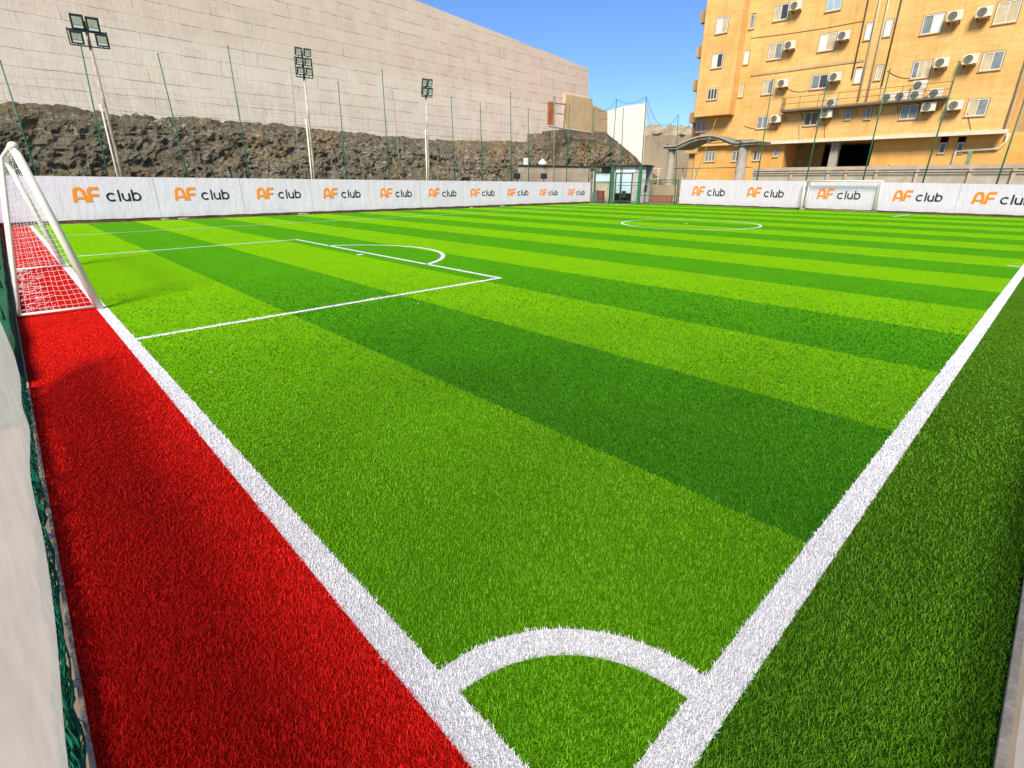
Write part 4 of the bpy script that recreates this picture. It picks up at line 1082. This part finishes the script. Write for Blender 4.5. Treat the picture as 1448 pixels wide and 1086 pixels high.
# rust stains and cable on the wall are part of the stucco; a thin cable loop
ua2, za2 = fl(1020, 176); 
def stain_mat():
    k = NB('rust_stain'); k.done(None, .9, .05); k.b.inputs['Base Color'].default_value = (.48, .17, .03, 1)
    sp = k.N.new('ShaderNodeSeparateXYZ'); k.link(k.tc.outputs['Generated'], sp.inputs[0])
    fx = k.math('SUBTRACT', 1.0, k.math('ABSOLUTE', k.math('SUBTRACT', k.math('MULTIPLY', sp.outputs[0], 2.0), 1.0)))
    fz = k.math('MULTIPLY', sp.outputs[2], sp.outputs[2])
    nz = k.ramp(k.noise(1.0, sc=(5, 5, .6), detail=5), .35, .7)
    a = k.math('MULTIPLY', k.math('MULTIPLY', fx, fz), k.math('MULTIPLY', nz, .9))
    t = k.N.new('ShaderNodeBsdfTransparent'); mx = k.N.new('ShaderNodeMixShader'); k.link(a, mx.inputs[0])
    k.link(t.outputs[0], mx.inputs[1]); k.link(k.b.outputs[0], mx.inputs[2]); k.link(mx.outputs[0], k.N['Material Output'].inputs['Surface'])
    return k.m
M['stain'] = stain_mat()
def stain(u, z, w, h, d=0.): part('rust_stain', 'stain', lambda b: b.add([(u-w/2, d-.006, z-h), (u+w/2, d-.006, z-h), (u+w/2, d-.006, z), (u-w/2, d-.006, z)], [(0, 1, 2, 3)]))
def loop(a, c, dz): 
    (ua_, za_), (uc_, zc_) = fl(*a), fl(*c)
    part('cable', 'pipe_d', lambda b: b.tube([(ua_+(uc_-ua_)*t, -.03, za_+(zc_-za_)*t-dz*4*t*(1-t)) for t in np.linspace(0, 1, 10)], .018, 5))
loop((1112, 124), (1160, 118), .5); loop((1052, 178), (1100, 182), .2); loop((1130, 200), (1130, 178), 0); loop((1255, 100), (1300, 108), .3); loop((1166, 176), (1166, 198), 0); loop((1373, 183), (1368, 160), 0)
loop((1062, 54), (1220, 30), .1)
# air conditioners ------------------------------------------------
def ac_proto(bracket=True):
    t = thing('air_conditioner', 'x', 'air conditioner', (0, 0, 0), TH-math.pi/2)
    MB().box((-.46, -.40, 0), (.46, 0, .66)).build('casing', M['ac'], t, local=True, bevel=.02)
    b = MB(); n = 20; c = (-.12, -.402, .33)
    b.add([(c[0]+.27*math.cos(2*math.pi*i/n), c[1]-.012, c[2]+.27*math.sin(2*math.pi*i/n)) for i in range(n)]+[(c[0]+.27*math.cos(2*math.pi*i/n), c[1]+.004, c[2]+.27*math.sin(2*math.pi*i/n)) for i in range(n)],
          [tuple(range(n))]+[(i, (i+1) % n, n+(i+1) % n, n+i) for i in range(n)])
    fg = b.build('fan_grille', M['acgrille'], t, local=True)
    b = MB()
    for rr in (.11, .19, .275): b.tube([(c[0]+rr*math.cos(2*math.pi*i/n), c[1]-.02, c[2]+rr*math.sin(2*math.pi*i/n)) for i in range(n+1)], .012, 5, False)
    b.build('grille_ring', M['acring'], fg, local=True)
    if bracket:
        b = MB()
        for x in (-.33, .33): b.box((x-.025, -.40, -.05), (x+.025, .30, -.003)); b.box((x-.025, .25, -.16), (x+.025, .299, -.051))
        b.build('bracket', M['dark'], t, local=True)
    return t
acs = [(565,22,'white air conditioner by the topmost left window of the apartment block'),
       (541,175,'air conditioner right of the second window down in the left column'),
       (514,323,'air conditioner right of the third window down in the left column'),
       (486,461,'air conditioner just above the parking level, left of the dark window'),
       (750,138,'air conditioner right of the bright white window left of the drain pipes'),
       (717,298,'air conditioner above the long railed shelf, right of a half-open window'),
       (683,441,'air conditioner right of the dark window below the railed shelf'),
       (1181,62,'air conditioner right of the half white window near the top right'),
       (1295,47,'air conditioner left of the big yellow window at the top right'),
       (1130,243,'air conditioner above the right end of the railed shelf, beside a three-pane window'),
       (1241,230,'air conditioner between the tallest green pole and the yellow window in the middle row'),
       (1079,414,'air conditioner under the right end of the railed shelf, right of a grey window'),
       (1183,408,'lowest right air conditioner, left of the yellow and grey window')]
A0 = ac_proto(); A1 = None
for i, (x, y, lab) in enumerate(acs):
    o = A0 if i == 0 else copy_tree(A0)
    u, z = fl(*Z4(x, y), -.5); p = O3+ER*u+np.array((0, 0, z-.33))-EN*.30
    o.location = tuple(p); tag(o, lab, 'air conditioner', 'air conditioners on the apartment wall')
    stain(u-.05, z-.34, 1.0, 1.25)
A1 = ac_proto(False)
for i, (x, dz, lab) in enumerate([(713, 0, 'lone air conditioner standing on the left half of the railed shelf'), (927, 0, 'leftmost of the air conditioners crowded on the right of the railed shelf'),
                                  (977, 0, 'second of the crowded air conditioners on the railed shelf, left of the stacked pair'), (1034, 0, 'lower air conditioner of the stacked pair on the railed shelf'),
                                  (1036, .68, 'upper air conditioner of the stacked pair on the railed shelf'), (1107, 0, 'air conditioner at the right end of the railed shelf')]):
    o = A1 if i == 0 else copy_tree(A1)
    u, z = fl(*Z4(x, 360), -.5); p = O3+ER*u+np.array((0, 0, zs_-.019+dz))-EN*.30
    o.location = tuple(p); tag(o, lab, 'air conditioner', 'air conditioners on the apartment wall')

# ------------------------------------------------------------------ light
SUN_EL = math.radians(44)
LD = math.radians(33)                 # horizontal heading of the light
W = bpy.data.worlds.new('World'); S.world = W; W.use_nodes = True
nt = W.node_tree; bg = nt.nodes['Background']; sky = nt.nodes.new('ShaderNodeTexSky'); sky.sky_type = 'NISHITA'
sky.sun_disc = False; sky.sun_elevation = SUN_EL
sx_, sy_ = -math.cos(LD), -math.sin(LD)                 # towards the sun
sky.sun_rotation = math.atan2(sx_, sy_)
sky.air_density = 1.0; sky.dust_density = .3; sky.ozone_density = 6.0; sky.altitude = 200
tint = nt.nodes.new('ShaderNodeMix'); tint.data_type = 'RGBA'; tint.blend_type = 'MULTIPLY'; tint.inputs[0].default_value = 1
tint.inputs[7].default_value = (.60, .71, .90, 1); nt.links.new(sky.outputs[0], tint.inputs[6]); nt.links.new(tint.outputs[2], bg.inputs[0]); bg.inputs[1].default_value = .12
sl = bpy.data.lights.new('sun', 'SUN'); sl.energy = 4.4; sl.angle = math.radians(20); sl.color = (1, .93, .80)
so = bpy.data.objects.new('sun', sl); COL.objects.link(so)
so.rotation_euler = Vector((math.cos(LD)*math.cos(SUN_EL), math.sin(LD)*math.cos(SUN_EL), -math.sin(SUN_EL))).to_track_quat('-Z', 'Y').to_euler()
S.view_settings.view_transform = 'Standard'; S.view_settings.look = 'None'; S.view_settings.gamma = 1; S.view_settings.exposure = 0.65
S.render.engine = 'CYCLES'; S.cycles.max_bounces = 6; S.cycles.use_denoising = True
